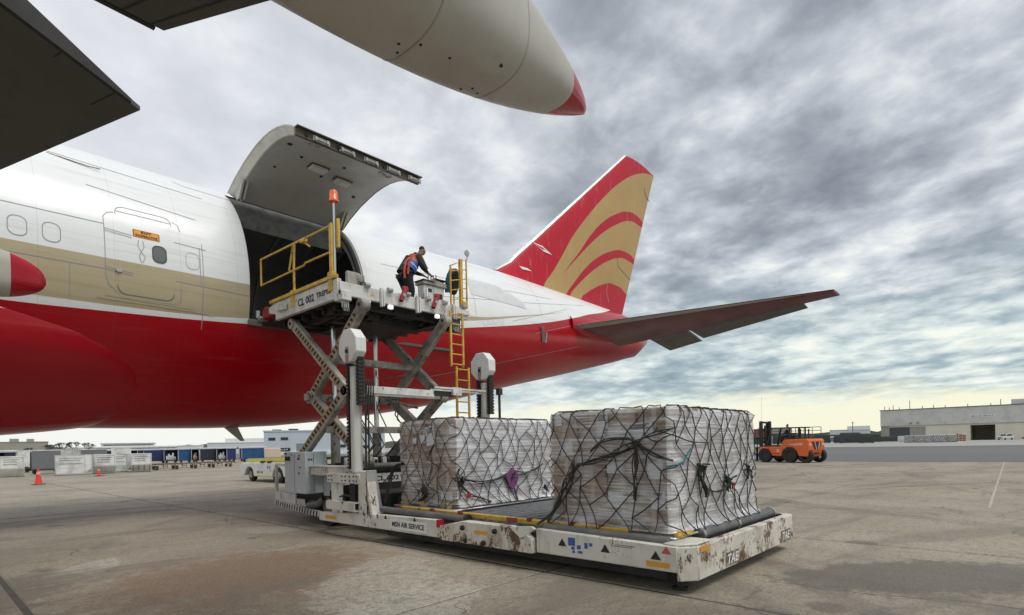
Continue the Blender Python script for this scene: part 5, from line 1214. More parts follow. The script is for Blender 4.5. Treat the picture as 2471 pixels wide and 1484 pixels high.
JP = {'pelvis': ((-.08, 0, .90), (.14, .165)), 'waist': ((.0, 0, 1.10), (.13, .155)), 'chest': ((.20, 0, 1.33), (.125, .17)), 'neck': ((.33, 0, 1.45), .058), 'jaw': ((.40, 0, 1.50), .068), 'brow': ((.44, 0, 1.575), .090), 'top': ((.445, 0, 1.635), .078), 'nose': ((.51, 0, 1.525), .016),
      'hipl': ((-.07, .10, .84), .10), 'hipr': ((-.07, -.10, .84), .10), 'kneel': ((.06, .12, .48), .07), 'kneer': ((.04, -.12, .48), .07), 'anklel': ((0, .13, .09), .043), 'ankler': ((-.04, -.13, .09), .043), 'toel': ((.17, .14, .035), .035), 'toer': ((.13, -.14, .035), .035),
      'shl': ((.22, .185, 1.36), .062), 'shr': ((.22, -.185, 1.36), .062), 'elbl': ((.28, .24, 1.10), .048), 'elbr': ((.28, -.25, 1.09), .048), 'wrl': ((.50, .13, 1.02), .03), 'wrr': ((.50, -.15, 1.0), .03), 'palml': ((.57, .11, 1.0), (.035, .018)), 'palmr': ((.57, -.13, .98), (.035, .018))}
m_hood = F('hoodie_dark', (.022, .022, .020), .8); m_navy = F('trousers_navy', (.014, .016, .028), .8); m_orange = F('vest_orange', (.46, .075, .03), .6); m_bluev = F('vest_blue', (.025, .14, .58), .6); m_refl = F('reflective_tape', (.55, .60, .62), .35)
t1, j1, W1 = person('worker in dark clothes and a blue and orange vest bent over the controls', (8.42, 11.06, 4.97), R(-8), {k: (v[0], tuple(x * 1.22 for x in v[1]) if isinstance(v[1], tuple) and not k.startswith('palm') else (v[1] * (1.3 if k[:2] in ('sh', 'el', 'hi', 'kn') else 1.0) if not isinstance(v[1], tuple) else v[1])) for k, v in JP.items()}, None, m_hood, m_navy)
g = lambda k, f: (j1[k][0], tuple(x * f for x in j1[k][1]) if isinstance(j1[k][1], tuple) else j1[k][1] * f)
def mid(a, b, f): return j1[a][0].lerp(j1[b][0], f)
def shell(name, a, b, f0, f1, rw, rd, mat, par):
    # garment panel: oval sections along the trunk, open at both ends, with a hem
    c0, c1 = j1[a][0].lerp(j1[b][0], f0), j1[a][0].lerp(j1[b][0], f1); ax = (c1 - c0).normalized(); sd_ = (Matrix.Rotation(R(-8), 3, 'Z') @ V((0, 1, 0))); fwd = sd_.cross(ax).normalized(); rows = []
    for k in range(6):
        f = k / 5; c = c0.lerp(c1, f); w = rw[0] + (rw[1] - rw[0]) * f; d = rd[0] + (rd[1] - rd[0]) * f
        rows.append([c + sd_ * (w * cos(t) * (1 + .03 * sin(5 * t + k))) + fwd * (d * sin(t)) for t in [2 * pi * q_ / 20 for q_ in range(20)]])
    q = MB(); q.grid(rows, True); q.add(rows[0], [tuple(range(20))]); q.add(rows[-1], [tuple(range(20))]); return q.build(name, mat, par, angle=60)
shell('blue_vest', 'pelvis', 'chest', .28, .68, (.245, .235), (.20, .19), m_bluev, t1)
shell('vest_band', 'pelvis', 'chest', .44, .52, (.246, .244), (.201, .199), m_refl, t1)
shell('orange_vest', 'pelvis', 'chest', .68, 1.06, (.235, .20), (.19, .15), m_orange, t1)
skinmesh('hood', {'a': (W1((.23, .06, 1.43)), .06), 'b': (W1((.23, -.06, 1.43)), .06), 'c': (W1((.25, 0, 1.46)), .07)}, [('a', 'c'), ('c', 'b')], m_hood, t1, 2)
q = MB(); q.tube([W1((-.02, -.16, 1.28)), W1((-.14, -.2, 1.16)), W1((-.20, -.22, .95)), W1((-.19, -.22, .74))], .03, 6); q.tube([W1((.02, -.18, 1.3)), W1((-.08, -.24, 1.12)), W1((-.13, -.26, .84))], .028, 6); q.build('vest_strap', m_orange, t1)
q = MB(); P = [W1((.52, -.12, 1.12)), W1((.60, .16, 1.10)), W1((.44, .17, 1.40)), W1((.36, -.11, 1.42))]
q.add([tuple(p) for p in P] + [tuple(p + V((.012, 0, .012))) for p in P], [(0, 1, 2, 3), (7, 6, 5, 4)] + [(k, (k+1) % 4, 4 + (k+1) % 4, 4 + k) for k in range(4)])
tag(q.build('paper_sheet', F('paper', (.78, .80, .78), .6)), 'white sheet of paperwork held up at the platform controls', 'paper')
q = MB()
rows = []
for k in range(11):
    f = k / 10; w = .16 * sin(pi * (.12 + .8 * f)) + .03
    rows.append([(9.33 + w * cos(a) * 1.0 + .03 * sin(3 * f + a), 10.42 + .10 * sin(a) + .02 * sin(5 * f), 5.46 + .60 * f) for a in [2 * pi * i / 14 for i in range(14)]])
q.grid(rows, True); q.add(rows[0], [tuple(range(14))]); q.add(rows[-1], [tuple(range(14))])
jk = thing('jacket', 'black jacket with teal sleeve hung inside the yellow guard cage', 'jacket', (9.33, 10.42, 5.46))
q.build('jacket_body', F('jacket_black', (.014, .013, .014), .8), jk, angle=70)
q = MB(); q.tube([(9.22, 10.36, 5.98), (9.13, 10.34, 5.86), (9.08, 10.34, 5.70), (9.08, 10.36, 5.52), (9.09, 10.37, 5.44)], .055, 8); q.build('sleeve', F('sleeve_teal', (.015, .10, .13), .8), jk)
q = MB(); q.tube([(9.15, 10.34, 5.97), (9.25, 10.33, 6.02), (9.30, 10.34, 6.0)], .03, 6); q.build('collar', F('collar_pink', (.45, .15, .13), .7), jk)
# ================================================================== the apron round about
def face(x, y): return -math.asin(x / sqrt(x * x + y * y))      # turns a thing's own -y side to where we stand
m_cw = M('container_white', (.80, .81, .80), .45, .15, dirt=(.40, .40, .38), amt=.7, scale=1.5)
m_cs = M('container_alu', (.62, .63, .63), .4, .2, dirt=(.3, .3, .29), amt=.6, scale=1.5); m_cg = M('container_grey', (.17, .18, .18), .55, dirt=(.12, .12, .12), amt=.5, scale=1)
m_cd = F('recess_dark', (.05, .045, .04), .7)
def ld3(loc, rz, label, skinm, w=1.9, front='plain'):
    t = thing('air_container', label, 'air container', loc, rz, 'air cargo containers standing on the apron')
    h = w / 2; sl = .45
    q = MB(); q.prism([(-h, .10), (h - sl, .10), (h, .58), (h, 1.58), (-h, 1.58)], 'y', -.74, .74); q.build('shell', skinm, t, local=True, bevel=.01)
    q = MB(); q.prism([(-h, .02), (h - sl, .02), (h - sl, .10), (-h, .10)], 'y', -.78, .78); q.build('base_pallet', m_alu, t, local=True)
    q = MB()
    for x0, x1, z0, z1 in ((-h, -h + .05, .10, 1.58), (h - sl - .05, h - sl, .12, 1.56), (-h + .05, h - sl - .05, 1.52, 1.58), (-h + .05, h - sl - .05, .10, .16), (h - .05, h, .6, 1.58)): q.box(x0, x1, -.765, -.74, z0, z1)
    q.build('frame', m_cs, t, local=True)
    q = MB(); q.box(-h + .12, h - sl - .1, -.752, -.742, .55, 1.48); q.build('door_curtain', m_cw, t, local=True)
    for z, a, b in ((1.30, .16, .20), (1.14, .18, .35), (.86, .2, .25)):
        q = MB(); q.box(-h + a, h - sl - b + .05, -.757, -.753, z, z + .045); q.build('print_line', F('print_grey', (.18, .18, .2)), t, local=True)
    if front == 'ribs':
        for y in (-.6, -.2, .2, .6):
            q = MB(); q.beam((h - sl + .01, y, .12), (h + .005, y, .58), .05, .03); q.build('rib', F('rib_dark', (.12, .12, .12)), t, local=True)
    q = MB()
    for (y0, y1, z0, z1) in ((-.70, .70, 1.46, 1.54), (-.70, .70, .62, .68), (-.70, -.64, .68, 1.46), (.64, .70, .68, 1.46)): q.box(h, h + .015, y0, y1, z0, z1)
    q.build('side_frame', m_cs, t, local=True)
    for z in (1.28, 1.12, .92):
        q = MB(); q.box(h + .001, h + .004, -.5, .45 if z > 1.2 else .3, z, z + .05); q.build('print_line', F('print_grey', (.18, .18, .2)), t, local=True)
    return t
ld3((5.9, 58.3, 0), R(-96), 'white air container at the left end with its sloped foot towards the apron', m_cw, 1.9)
ld3((9.45, 56.5, 0), R(-6), 'wide white air container with a cut lower corner between the two cones', m_cw, 2.3)
ld3((11.6, 57.1, 0), R(-98), 'white air container over a dark recessed foot behind the smaller cone', m_cw, 1.95)
ld3((13.45, 59.6, 0), R(-12), 'narrow silver air container second from the right of its row', m_cs, 1.6)
ld3((14.3, 57.2, 0), R(-103), 'white air container with dark ribs on its sloped foot, nearest the low dollies', m_cw, 1.9, 'ribs')
# tarp-grey container on a dolly, and a white one with a cut corner behind it
m_fr2 = F('frame_dark', (.05, .05, .05), .6); m_blu1 = M('curtain_navy', (.02, .035, .14), .6, dirt=(.015, .02, .06), amt=.7, scale=1.2); m_blu2 = M('curtain_blue', (.012, .085, .22), .6, dirt=(.01, .05, .13), amt=.7, scale=1.2); m_nv = F('curtain_dark', (.02, .022, .04), .6)
m_roof = F('cart_roof', (.50, .53, .58), .5)
def wheels(t, pts, r=.18, w=.12):
    for x, y in pts:
        q = MB(); q.lathe([(0, -w/2), (r * .8, -w/2), (r, -w * .3), (r, w * .3), (r * .8, w/2), (0, w/2)], (x, y, r), 'y', 12); q.build('wheel', m_tyre, t, local=True)
def dolly_box(loc, rz, label, mt, w, h, cat='air container', cut=False):
    t = thing('tall_container', label, cat, loc, rz)
    q = MB(); a = w / 2
    q.prism([(-a, .42), (a, .42), (a, h), (-a, h)] if not cut else [(-a, .9), (a, .45), (a, h), (-a, h)], 'y', -.7, .7); q.build('shell', mt, t, local=True, bevel=.02)
    q = MB(); q.box(-a - .05, a + .05, -.74, .74, .32, .42); q.build('dolly_frame', m_fr2, t, local=True)
    q = MB(); q.box(-a - .02, a + .02, -.72, .72, h - .04, h + .02); q.build('roof', m_cw, t, local=True)
    wheels(t, [(-a + .2, -.6), (a - .2, -.6), (-a + .2, .6), (a - .2, .6)]); return t
dolly_box((8.6, 62.6, 0), face(8.6, 62.6), 'plain grey tarp-sided container on a dolly behind the taller cone', m_cg, 1.95, 2.02)
dolly_box((7.9, 70.5, 0), face(7.9, 70.5), 'white container with a slanted bottom edge beside the grey tarp-sided one', m_cw, 1.1, 2.1, cut=True)
dolly_box((11.2, 68.6, 0), face(11.2, 68.6), 'pale box container behind the wide white air container', m_cs, 2.5, 2.08)
dolly_box((13.0, 67.8, 0), face(13, 67.8), 'dull grey box container behind the row of air containers', m_cg, 2.0, 2.05)
def cart(loc, rz, label, mats, w, load=None, h=2.12):
    """covered baggage cart: frame, roof, curtains with folds"""
    t = thing('baggage_cart', label, 'baggage cart', loc, rz, 'covered baggage carts lined up beyond the apron')
    a = w / 2; q = MB(); q.box(-a, a, -.75, .75, .34, .46); q.tube([(-a, 0, .36), (-a - .5, 0, .30)], .03, 6); q.build('chassis', m_fr2, t, local=True)
    for x in (-a + .04, a - .04):
        for y in (-.71, .71): q = MB(); q.beam((x, y, .46), (x, y, h - .1), .06, .06); q.build('post', m_roof, t, local=True)
    rows = []
    for k in range(7):
        y = -.82 + 1.64 * k / 6; rows.append([(x, y, h - .1 + .12 * cos(pi * (k - 3) / 7) + .012 * sin(i * 2.1)) for i, x in enumerate(np.linspace(-a - .05, a + .05, 9))])
    q = MB(); q.grid(rows); q.add([(-a - .05, -.82, h - .2), (a + .05, -.82, h - .2), (a + .05, -.82, h - .05), (-a - .05, -.82, h - .05)], [(0, 1, 2, 3)]); q.build('roof', m_roof, t, local=True)
    n = len(mats)
    for i, mt in enumerate(mats):
        if mt is None: continue
        xa, xb = -a + .08 + (w - .16) * i / n + .01, -a + .08 + (w - .16) * (i + 1) / n - .01
        rows = [[(x, -.75 - .02 * sin(x * 22 + i) * (1.2 - z / h), z) for x in np.linspace(xa, xb, 14)] for z in np.linspace(.42, h - .14, 5)]
        q = MB(); q.grid(rows); q.grid([[(x, y + .012, z) for x, y, z in r] for r in rows]); q.build('curtain', mt, t, local=True)
    q = MB(); q.box(-a + .05, a - .05, .70, .74, .46, h - .1); q.build('back_curtain', m_nv, t, local=True)
    for sx in (-1, 1): q = MB(); q.box(sx * (a - .03) - .02, sx * (a - .03) + .02, -.6, .7, .46, h - .15); q.build('end_curtain', mats[0] or m_nv, t, local=True)
    if load:
        for k in range(5):
            q = MB(); x = -a + .25 + (w - .5) * k / 5; q.box(x, x + (w - .5) / 5 - .02, -.6, .4, .46, .46 + (.6, .9, .7, 1.05, .5)[k]); q.build('bag', load, t, local=True, bevel=.05)
    wheels(t, [(-a + .35, -.65), (a - .35, -.65), (-a + .35, .65), (a - .35, .65)]); return t
m_lw = F('load_white', (.62, .63, .64), .6); m_lp = F('load_pink', (.58, .42, .36), .7)
for (x, y, lb, mats, w, ld) in ((24.6, 91.6, 'navy-curtained baggage cart right behind the white air container with ribs', [m_blu1, m_blu1], 2.7, None), (26.15, 89.9, 'open baggage cart loaded with pale bags beside the navy-curtained cart', [None], 1.75, m_lw),
                          (27.5, 88.4, 'teal-blue curtained baggage cart between pale and pink loads', [m_blu2], 1.7, None), (28.5, 87.4, 'open baggage cart with pinkish load beside the teal-blue one', [None], 1.0, m_lp), (29.8, 85.9, 'dark-curtained baggage cart in the middle of the row', [m_nv, m_nv], 2.3, None),
                          (31.05, 84.5, 'open baggage cart with white load next to the bright blue frames', [None], 1.4, m_lw), (32.0, 83.6, 'slim blue baggage cart just left of the widest blue cart', [m_blu1], 1.25, None), (34.1, 81.2, 'wide bright blue two-panel baggage cart above the belt loader', [m_blu2, m_blu2], 3.1, None)):
    cart((x, y, 0), face(x, y), lb, mats, w, ld)
for (x, y, lb, w, mt) in ((6.2, 70.5, 'dark open baggage cart behind the left-end air container', 2.6, [m_nv, None, m_nv]), (17.2, 84.5, 'dark baggage cart with white bag on top behind the air containers', 2.6, [None, m_nv]), (20.4, 88.0, 'shadowy open baggage cart left of the navy-curtained cart', 2.4, [m_nv, None])):
    cart((x, y, 0), face(x, y), lb, mt, w, m_lw if 'bag on' in lb else None)
t = thing('wrapped_bundle', 'pale wrapped freight bundle on a dolly right of the bright blue cart', 'freight bundle', (36.2, 79.9, 0), face(36.2, 79.9))
q = MB(); q.box(-1.1, 1.1, -.7, .7, .45, 1.9); q.build('bundle', F('bundle_cream', (.60, .50, .42), .6), t, local=True, bevel=.12, seg=3); q = MB(); q.box(-1.15, 1.15, -.75, .75, .3, .45); q.build('dolly_frame', m_fr2, t, local=True); wheels(t, [(-.8, -.6), (.8, -.6)])
dolly_box((14.9, 66.3, 0), face(14.9, 66.3), 'white box container above the silver air container', m_cw, 1.6, 2.12)
dolly_box((5.0, 66.0, 0), face(5, 66), 'white-sided container above the left-end air container', m_cw, 1.2, 2.05)
for (x, y, lb, w, mt) in ((22.6, 92.6, 'blue baggage cart partly behind the ribbed white air container', 2.4, [m_blu1, m_nv]), (36.5, 88.5, 'dark blue baggage cart behind the widest blue cart', 2.8, [m_blu1, m_blu1]), (10.2, 76.5, 'dark-curtained cart between the two grey containers', 2.6, [m_nv, m_nv])):
    cart((x, y, 0), face(x, y), lb, mt, w)
# low roller dollies
m_brn = M('dolly_brown', (.16, .12, .075), .7, dirt=(.08, .06, .045), amt=.8, scale=3)
def dolly():
    t = thing('pallet_dolly', 'low empty brown roller dolly in the line left of the belt loader', 'dolly', (0, 0, 0), 0, 'low roller dollies parked in a line')
    q = MB(); q.box(-1.15, 1.15, -.8, -.72, .48, .60); q.box(-1.15, 1.15, .72, .8, .48, .60); q.box(-1.15, -1.07, -.72, .72, .48, .60); q.box(1.07, 1.15, -.72, .72, .48, .60); q.build('frame', m_brn, t, local=True)
    for k in range(7): q = MB(); q.cyl((-.95 + .31 * k, -.72, .57), (-.95 + .31 * k, .72, .57), .03, 8); q.build('roller', m_steel, t, local=True)
    for x in (-.9, 0, .9): q = MB(); q.beam((x, -.76, .12), (x, -.76, .48), .05, .05); q.beam((x, .76, .12), (x, .76, .48), .05, .05); q.box(x - .025, x + .025, -.76, .76, .3, .36); q.build('leg', m_brn, t, local=True)
    q = MB(); q.tube([(-1.1, -.76, .14), (1.1, -.76, .14)], .02, 6); q.tube([(1.15, 0, .5), (1.6, 0, .34)], .03, 6); q.build('drawbar', m_brn, t, local=True)
    wheels(t, [(-.8, -.66), (.8, -.66), (-.8, .66), (.8, .66)], .15, .1); return t
d0 = dolly()
for k in range(5):
    o = d0 if k == 0 else copy_tree(d0)
    f = k / 4; o.location = (15.2 + 6.9 * f, 59.6 + 1.2 * f, 0); o.rotation_euler = (0, 0, R(-4))
    o['label'] = ('low brown roller dolly touching the ribbed white air container', 'low brown roller dolly second from the air containers', 'low brown roller dolly under the teal-blue baggage cart', 'low brown roller dolly second from the right end of its line', 'low brown roller dolly at the right end of its line')[k]
# cones
m_cone = M('cone_orange', (.75, .045, .02), .5, dirt=(.5, .04, .03), amt=.4, scale=4)
def cone(loc, h, label):
    t = thing('traffic_cone', label, 'traffic cone', loc, R(20), 'traffic cones'); r = .19 * h / .9
    q = MB(); q.lathe([(r, .03), (r * .93, .06), (.05 * h + .0, h * .93), (.035, h), (0, h)], (0, 0, 0), 'z', 18); q.build('cone_body', m_cone, t, local=True)
    q = MB(); q.box(-.25, .25, -.25, .25, 0, .035); q.build('base', m_ink, t, local=True, bevel=.01)
    for a, b in ((.62, .78),):
        R0 = lambda f: lerp(r * .93, .05 * h, (f * h - .06) / (h * .93 - .06)) + .004
        q = MB(); q.lathe([(R0(a), a * h), (R0(b), b * h)], (0, 0, 0), 'z', 18); q.build('reflective_collar', F('collar_white', (.62, .45, .40), .5), t, local=True)
cone((5.24, 40.8, 0), .92, 'taller orange traffic cone with pale collar in front of the grey container'); cone((9.82, 49.97, 0), .66, 'smaller orange traffic cone further off before the air containers')
# belt loader half hidden behind the cargo loader
t = thing('belt_loader', 'white belt loader with yellow conveyor edge parked behind the cargo loader', 'belt loader', (12.9, 29, 0), 0)
m_wt = M('tug_white', (.74, .74, .72), .4, dirt=(.5, .5, .47), amt=.5, scale=1.5)
q = MB(); q.prism([(32.5, .55), (32.2, .32), (31.85, .32), (31.7, .62), (31.45, .78), (31.05, .78), (30.8, .62), (30.68, .28), (28.5, .28), (28.38, .62), (28.1, .80), (27.7, .80), (27.4, .62), (27.25, .32), (26.2, .32), (26.2, 1.05), (32.1, 1.0), (32.5, .9)], 'x', 12.5, 14.2); q.build('body', m_wt, t, bevel=.03)
for y in (31.25, 27.9):
    for x in (12.72, 13.98):
        q = MB(); q.lathe([(0, -.13), (.28, -.13), (.37, -.09), (.37, .09), (.28, .13), (0, .13)], (x, y, .37), 'x', 20); w_ = q.build('tyre', m_tyre, t)
        q = MB(); q.lathe([(0, -.14), (.17, -.14), (.19, -.12), (.19, .12), (.17, .14), (0, .14)], (x, y, .37), 'x', 14); q.build('rim', m_arm, w_)
q = MB(); q.beam((12.62, 31.6, 1.12), (12.62, 25.0, 1.22), .10, .20); q.beam((14.0, 31.6, 1.12), (14.0, 25.0, 1.22), .10, .16); q.build('conveyor_side', F('belt_yellow', (.72, .62, .10), .5), t)
q = MB(); q.beam((13.3, 31.7, 1.14), (13.3, 25.0, 1.24), 1.2, .08); q.build('belt', m_ink, t)
box_obj('stripe', F('belt_yellow', (.72, .62, .10)), t, 12.488, 12.498, 28.55, 30.6, .30, .36)
for y0, y1 in ((29.4, 29.8), (28.6, 29.0)): box_obj('side_pocket', m_ink, t, 12.47, 12.6, y0, y1, 1.0, 1.1)
text('BL 20', (12.498, 28.85, .78), (0, -1, 0), (0, 0, 1), .38, .13, m_ink, t, bold=.02); text('1', (12.498, 28.7, .60), (0, -1, 0), (0, 0, 1), .05, .12, m_ink, t); text('MSN AIR', (12.498, 29.9, .52), (0, -1, 0), (0, 0, 1), .75, .12, F('print_teal', (.10, .22, .25), .6), t, bold=.02)
q = MB(); q.cyl((12.9, 31.9, 1.0), (12.9, 31.9, 1.1), .12, 12); q.build('headlamp', m_steel, t); t.location = (13.15, 28.72, 0)

# ---- buildings and trees beyond
m_bei = M('wall_beige', (.33, .31, .27), .8, dirt=(.25, .235, .2), amt=.5, scale=.3); m_wl2 = M('wall_white', (.62, .63, .63), .7, dirt=(.5, .5, .48), amt=.4, scale=.2); m_bg = M('wall_bluegrey', (.52, .58, .63), .7, dirt=(.45, .50, .54), amt=.5, scale=.3); m_win = F('window_dark', (.03, .035, .04), .3)
def building(label, x, y, w, d, h, rz, mt, name='warehouse', roofm=None, extras=()):
    t = thing(name, label, 'building', (x, y, 0), rz)
    q = MB(); q.box(-w/2, w/2, 0, d, 0, h); q.build('wall', mt, t, local=True)
    q = MB(); q.box(-w/2 - .15, w/2 + .15, -.15, d + .15, h, h + .35); q.build('roof', roofm or m_cw, t, local=True)
    for (n_, m_3, b) in extras: q = MB(); q.box(*b); q.build(n_, m_3, t, local=True)
    return t
building('low beige flat-roofed building at the left edge', 34.0, 330, 24, 20, 7.1, face(34, 330), m_bei, 'low_building', m_bei, (('roof_unit', m_bei, (-1.2, 2.0, 2, 5, 7.45, 8.8)), ('roof_unit', m_bei, (4.6, 7.2, 2, 5, 7.45, 8.7)), ('pipe', m_fr2, (-5.1, -4.9, -.1, 0, 0, 6.5)), ('door', m_win, (5, 7, -.05, 0, 0, 2.4))))
building('long low white terminal roof beyond the baggage carts', 86, 350, 62, 30, 4.6, face(86, 350), m_wl2, 'terminal', m_cw, (('window_band', m_win, (-30, 30, -.08, 0, 2.6, 3.2)), ('canopy', m_cw, (-31, 18, -2, 0, 4.0, 4.5)), ('upper_storey', m_wl2, (-16, 8, 6, 26, 4.95, 6.4)), ('window_band', m_win, (-15, 7, 5.9, 6, 5.4, 5.8)), ('roof_edge', m_bei, (-16.5, 8.5, 5.5, 26.5, 6.4, 6.7))))
building('white low hall between the drain mast and the blue-grey building', 104, 262, 26, 20, 4.9, face(104, 262), m_wl2, 'low_hall', m_cw, (('window_band', m_win, (-12, 12, -.08, 0, 2.3, 2.9)), ('upper_storey', m_wl2, (-6, 12, 5, 18, 5.2, 7.0))))
b = building('blue-grey flat-roofed building seen through the scissor legs', 78.0, 139.5, 31, 18, 6.3, face(78, 139.5), m_bg, 'cargo_building', m_bg, (('window', m_win, (-14.4, -12.7, -.06, 0, 4.0, 4.75)), ('window', m_win, (-11.4, -9.6, -.06, 0, 4.05, 4.8)), ('door', F('door_grey', (.22, .25, .27), .6), (-7.6, -4.6, -.06, 0, .2, 3.1)), ('roof_unit', m_fr2, (-13.6, -11.4, 2, 4, 6.65, 6.95)), ('roof_unit', m_fr2, (-9.6, -7.2, 2, 4, 6.65, 7.1)), ('lower_band', m_cw, (-15.5, 15.5, -.4, 0, 0, 1.0)), ('window', m_win, (3, 5, -.06, 0, 1.8, 2.6)), ('window', m_win, (8, 11, -.06, 0, 1.5, 2.3)), ('sign_board', m_ink, (-12.2, -9.1, -.3, -.1, 1.15, 2.0))))
o = text('m24', (-10.65, -.30, 1.57), (1, 0, 0), (0, 0, 1), 1.9, .45, m_plate, b, local=True)
def bare_tree(x, y, h, seed, label):
    t = thing('bare_tree', label, 'tree', (x, y, 0), 0, 'leafless trees beside the beige building'); rnd = random.Random(seed)
    tr = MB(); tr.cyl((0, 0, 0), (0, 0, h * .35), .16, 7, .11); cr_ = MB()
    def grow(p, d, l, r, n):
        e = p + d * l; cr_.cyl(p, e, r, 5, r * .65, caps=False)
        if n == 0:
            for _ in range(5): f = e + V((rnd.uniform(-1, 1), rnd.uniform(-1, 1), rnd.uniform(-.3, .8))) * l * .8; cr_.cyl(e, f, r * .7, 3, r * .5, caps=False)
            return
        for _ in range(3): grow(e, (d + V((rnd.uniform(-.8, .8), rnd.uniform(-.8, .8), rnd.uniform(-.1, .5)))).normalized(), l * .75, r * .68, n - 1)
    for _ in range(4): grow(V((0, 0, h * .33)), V((rnd.uniform(-.7, .7), rnd.uniform(-.7, .7), 1)).normalized(), h * .22, .09, 3)
    mt = F('bark', (.075, .065, .052), .9); tr.build('trunk', mt, t, local=True); cr_.build('crown', mt, t, local=True, fix=False)
for k, (x, y, h, lb) in enumerate(((36.0, 255, 5.4, 'wispy leafless tree nearest the beige building'), (39.0, 252, 6.2, 'dense leafless tree second from the beige building'), (42.0, 248, 6.4, 'broad leafless tree third from the beige building'), (45.2, 246, 5.8, 'low leafless tree just before the terminal roof'), (31.0, 258, 4.4, 'small leafless bush in front of the beige building'))): bare_tree(x, y, h, k, lb)

# ---- hangar on the right; facade on x = 223 looking back along -x
hg = thing('hangar', 'long cream and grey cargo hangar with an open dark doorway', 'hangar', (223, 0, 0))
m_crm = M('wall_cream', (.68, .645, .53), .7, dirt=(.56, .53, .44), amt=.5, scale=.3); m_cor = M('corrugated_grey', (.64, .635, .60), .6, dirt=(.50, .495, .47), amt=.7, scale=.4)
for y0, y1 in ((33.6, 36.0), (12.7, 23.9), (-40, 6.9)): q = MB(); q.box(223, 262, y0, y1, 0, 5.0); q.build('wall', m_crm if y0 < 30 else m_bei, hg)
q = MB(); q.box(223, 262, 6.9, 12.7, 4.65, 5.0); q.box(223, 262, 23.9, 33.6, 4.62, 5.0); q.box(240, 241, 6.9, 12.7, 0, 4.65); q.build('lintel', m_crm, hg)
q = MB(); q.box(223.2, 223.4, 28.1, 33.6, 0, 4.62); q.build('roller_door', F('roller_dark', (.075, .08, .085), .6), hg); q = MB(); q.box(223.2, 223.4, 23.9, 28.1, 0, 4.62); q.build('roller_door', F('roller_grey', (.33, .32, .29), .6), hg)
q = MB(); q.box(222.85, 262, -40, 36.1, 5.0, 10.3); q.build('upper_wall', m_cor, hg)
q = MB()
for k in range(190): y = 36 - .4 * k; q.box(222.78, 222.85, y - .1, y, 5.15, 10.25)
q.build('corrugation', m_cor, hg, kind='stuff', smooth=False)
q = MB(); q.box(222.6, 262.2, -40.2, 36.3, 10.3, 10.5); q.build('roof_edge', m_fr2, hg); q = MB(); q.box(222.7, 222.8, -40, 36.1, 5.0, 5.14); q.build('ledge', m_bei, hg)
q = MB(); q.box(224, 262, -40, 3.2, 10.5, 12.0); q.build('roof_step', m_cor, hg)
q = MB(); q.box(222.68, 222.77, 6.9, 12.8, 7.0, 7.75); sg = q.build('sign_board', m_plate, hg); text('MSN AIR SERVICE', (222.68, 9.85, 7.37), (0, -1, 0), (0, 0, 1), 5.2, .42, m_ink, sg, bold=.02)
for y, z, h_ in ((35.3, 10.5, 1.3), (34.0, 10.5, 1.0), (32.9, 10.5, 1.6), (31.2, 10.5, .8), (28.3, 10.5, 2.9), (24.9, 10.5, .9), (22.0, 10.5, 1.1), (19.0, 10.5, .8), (13.4, 10.5, .9), (7.9, 10.5, .8), (5.6, 10.5, 1.8)):
    q = MB(); q.cyl((226, y, z), (226, y, z + h_), .09, 6); q.build('roof_mast', m_fr2, hg)
for y in (25.5, 27.4): q = MB(); q.box(222.4, 222.78, y, y + .7, 5.6, 6.2); q.build('wall_vent', m_arm, hg)
# freight in front of the hangar
m_trp = M('tarp_dark', (.045, .052, .052), .55, dirt=(.025, .028, .03), amt=.8, scale=.8); m_trg = M('tarp_green', (.035, .05, .042), .55, dirt=(.02, .03, .026), amt=.8, scale=.8); m_nt = M('netted_white', (.62, .62, .62), .45, dirt=(.16, .16, .17), amt=1.0, scale=3.2, streak=False)
def tarp(x, y, w, h, d, mt, label):
    t = thing('covered_freight', label, 'covered freight', (x, y, 0), face(x, y), 'tarp-covered freight stacks before the hangar')
    q = MB(); rows = []; S = [(-w/2, 0), (w/2, 0), (w/2, d), (-w/2, d)]
    per_ = []
    for k in range(4):
        a, b = S[k], S[(k+1) % 4]
        for f in np.linspace(0, 1, 7)[:-1]: per_.append((a[0] + (b[0]-a[0]) * f, a[1] + (b[1]-a[1]) * f))
    for z, s_ in ((.25, 1.03), (h * .4, 1.0), (h * .85, .97), (h * .97, .92), (h, .8)):
        rows.append([((px_) * s_ + .06 * noise.noise(V((px_ * 1.3, z * 2, x))), d/2 + (py_ - d/2) * s_ + .06 * noise.noise(V((py_ * 2, z * 2, y))), z) for px_, py_ in per_])
    q.grid(rows, True); q.add(rows[-1], [tuple(range(len(per_)))]); q.build('tarpaulin', mt, t, local=True, angle=60)
    q = MB(); q.box(-w/2, w/2, 0, d, .12, .26); q.build('skid', m_fr2, t, local=True); wheels(t, [(-w/2 + .5, .2), (w/2 - .5, .2)], .2); return t
tarp(193, 46.7, 4.6, 2.75, 2.2, m_trg, 'greenish tarp-covered stack left of the blue tractor'); tarp(179, 36.2, 5.3, 3.0, 2.3, m_trp, 'largest dark tarp-covered stack right of the blue tractor'); tarp(173.0, 31.1, 3.2, 2.6, 2.3, m_trg, 'dark green covered stack touching the largest one'); tarp(203, 34.2, 2.6, 2.5, 2, m_trp, 'smaller dark stack left of the roller doors'); tarp(214, 33.0, 4.2, 1.75, 2, m_trp, 'low black covered load in front of the dark roller door')
tarp(188, 40.8, 3.0, 2.3, 2, m_trg, 'dark green stack in the gap left of the largest covered stack'); tarp(196, 37.4, 3.4, 2.2, 2, m_trp, 'dark covered stack behind the right end of the largest one')
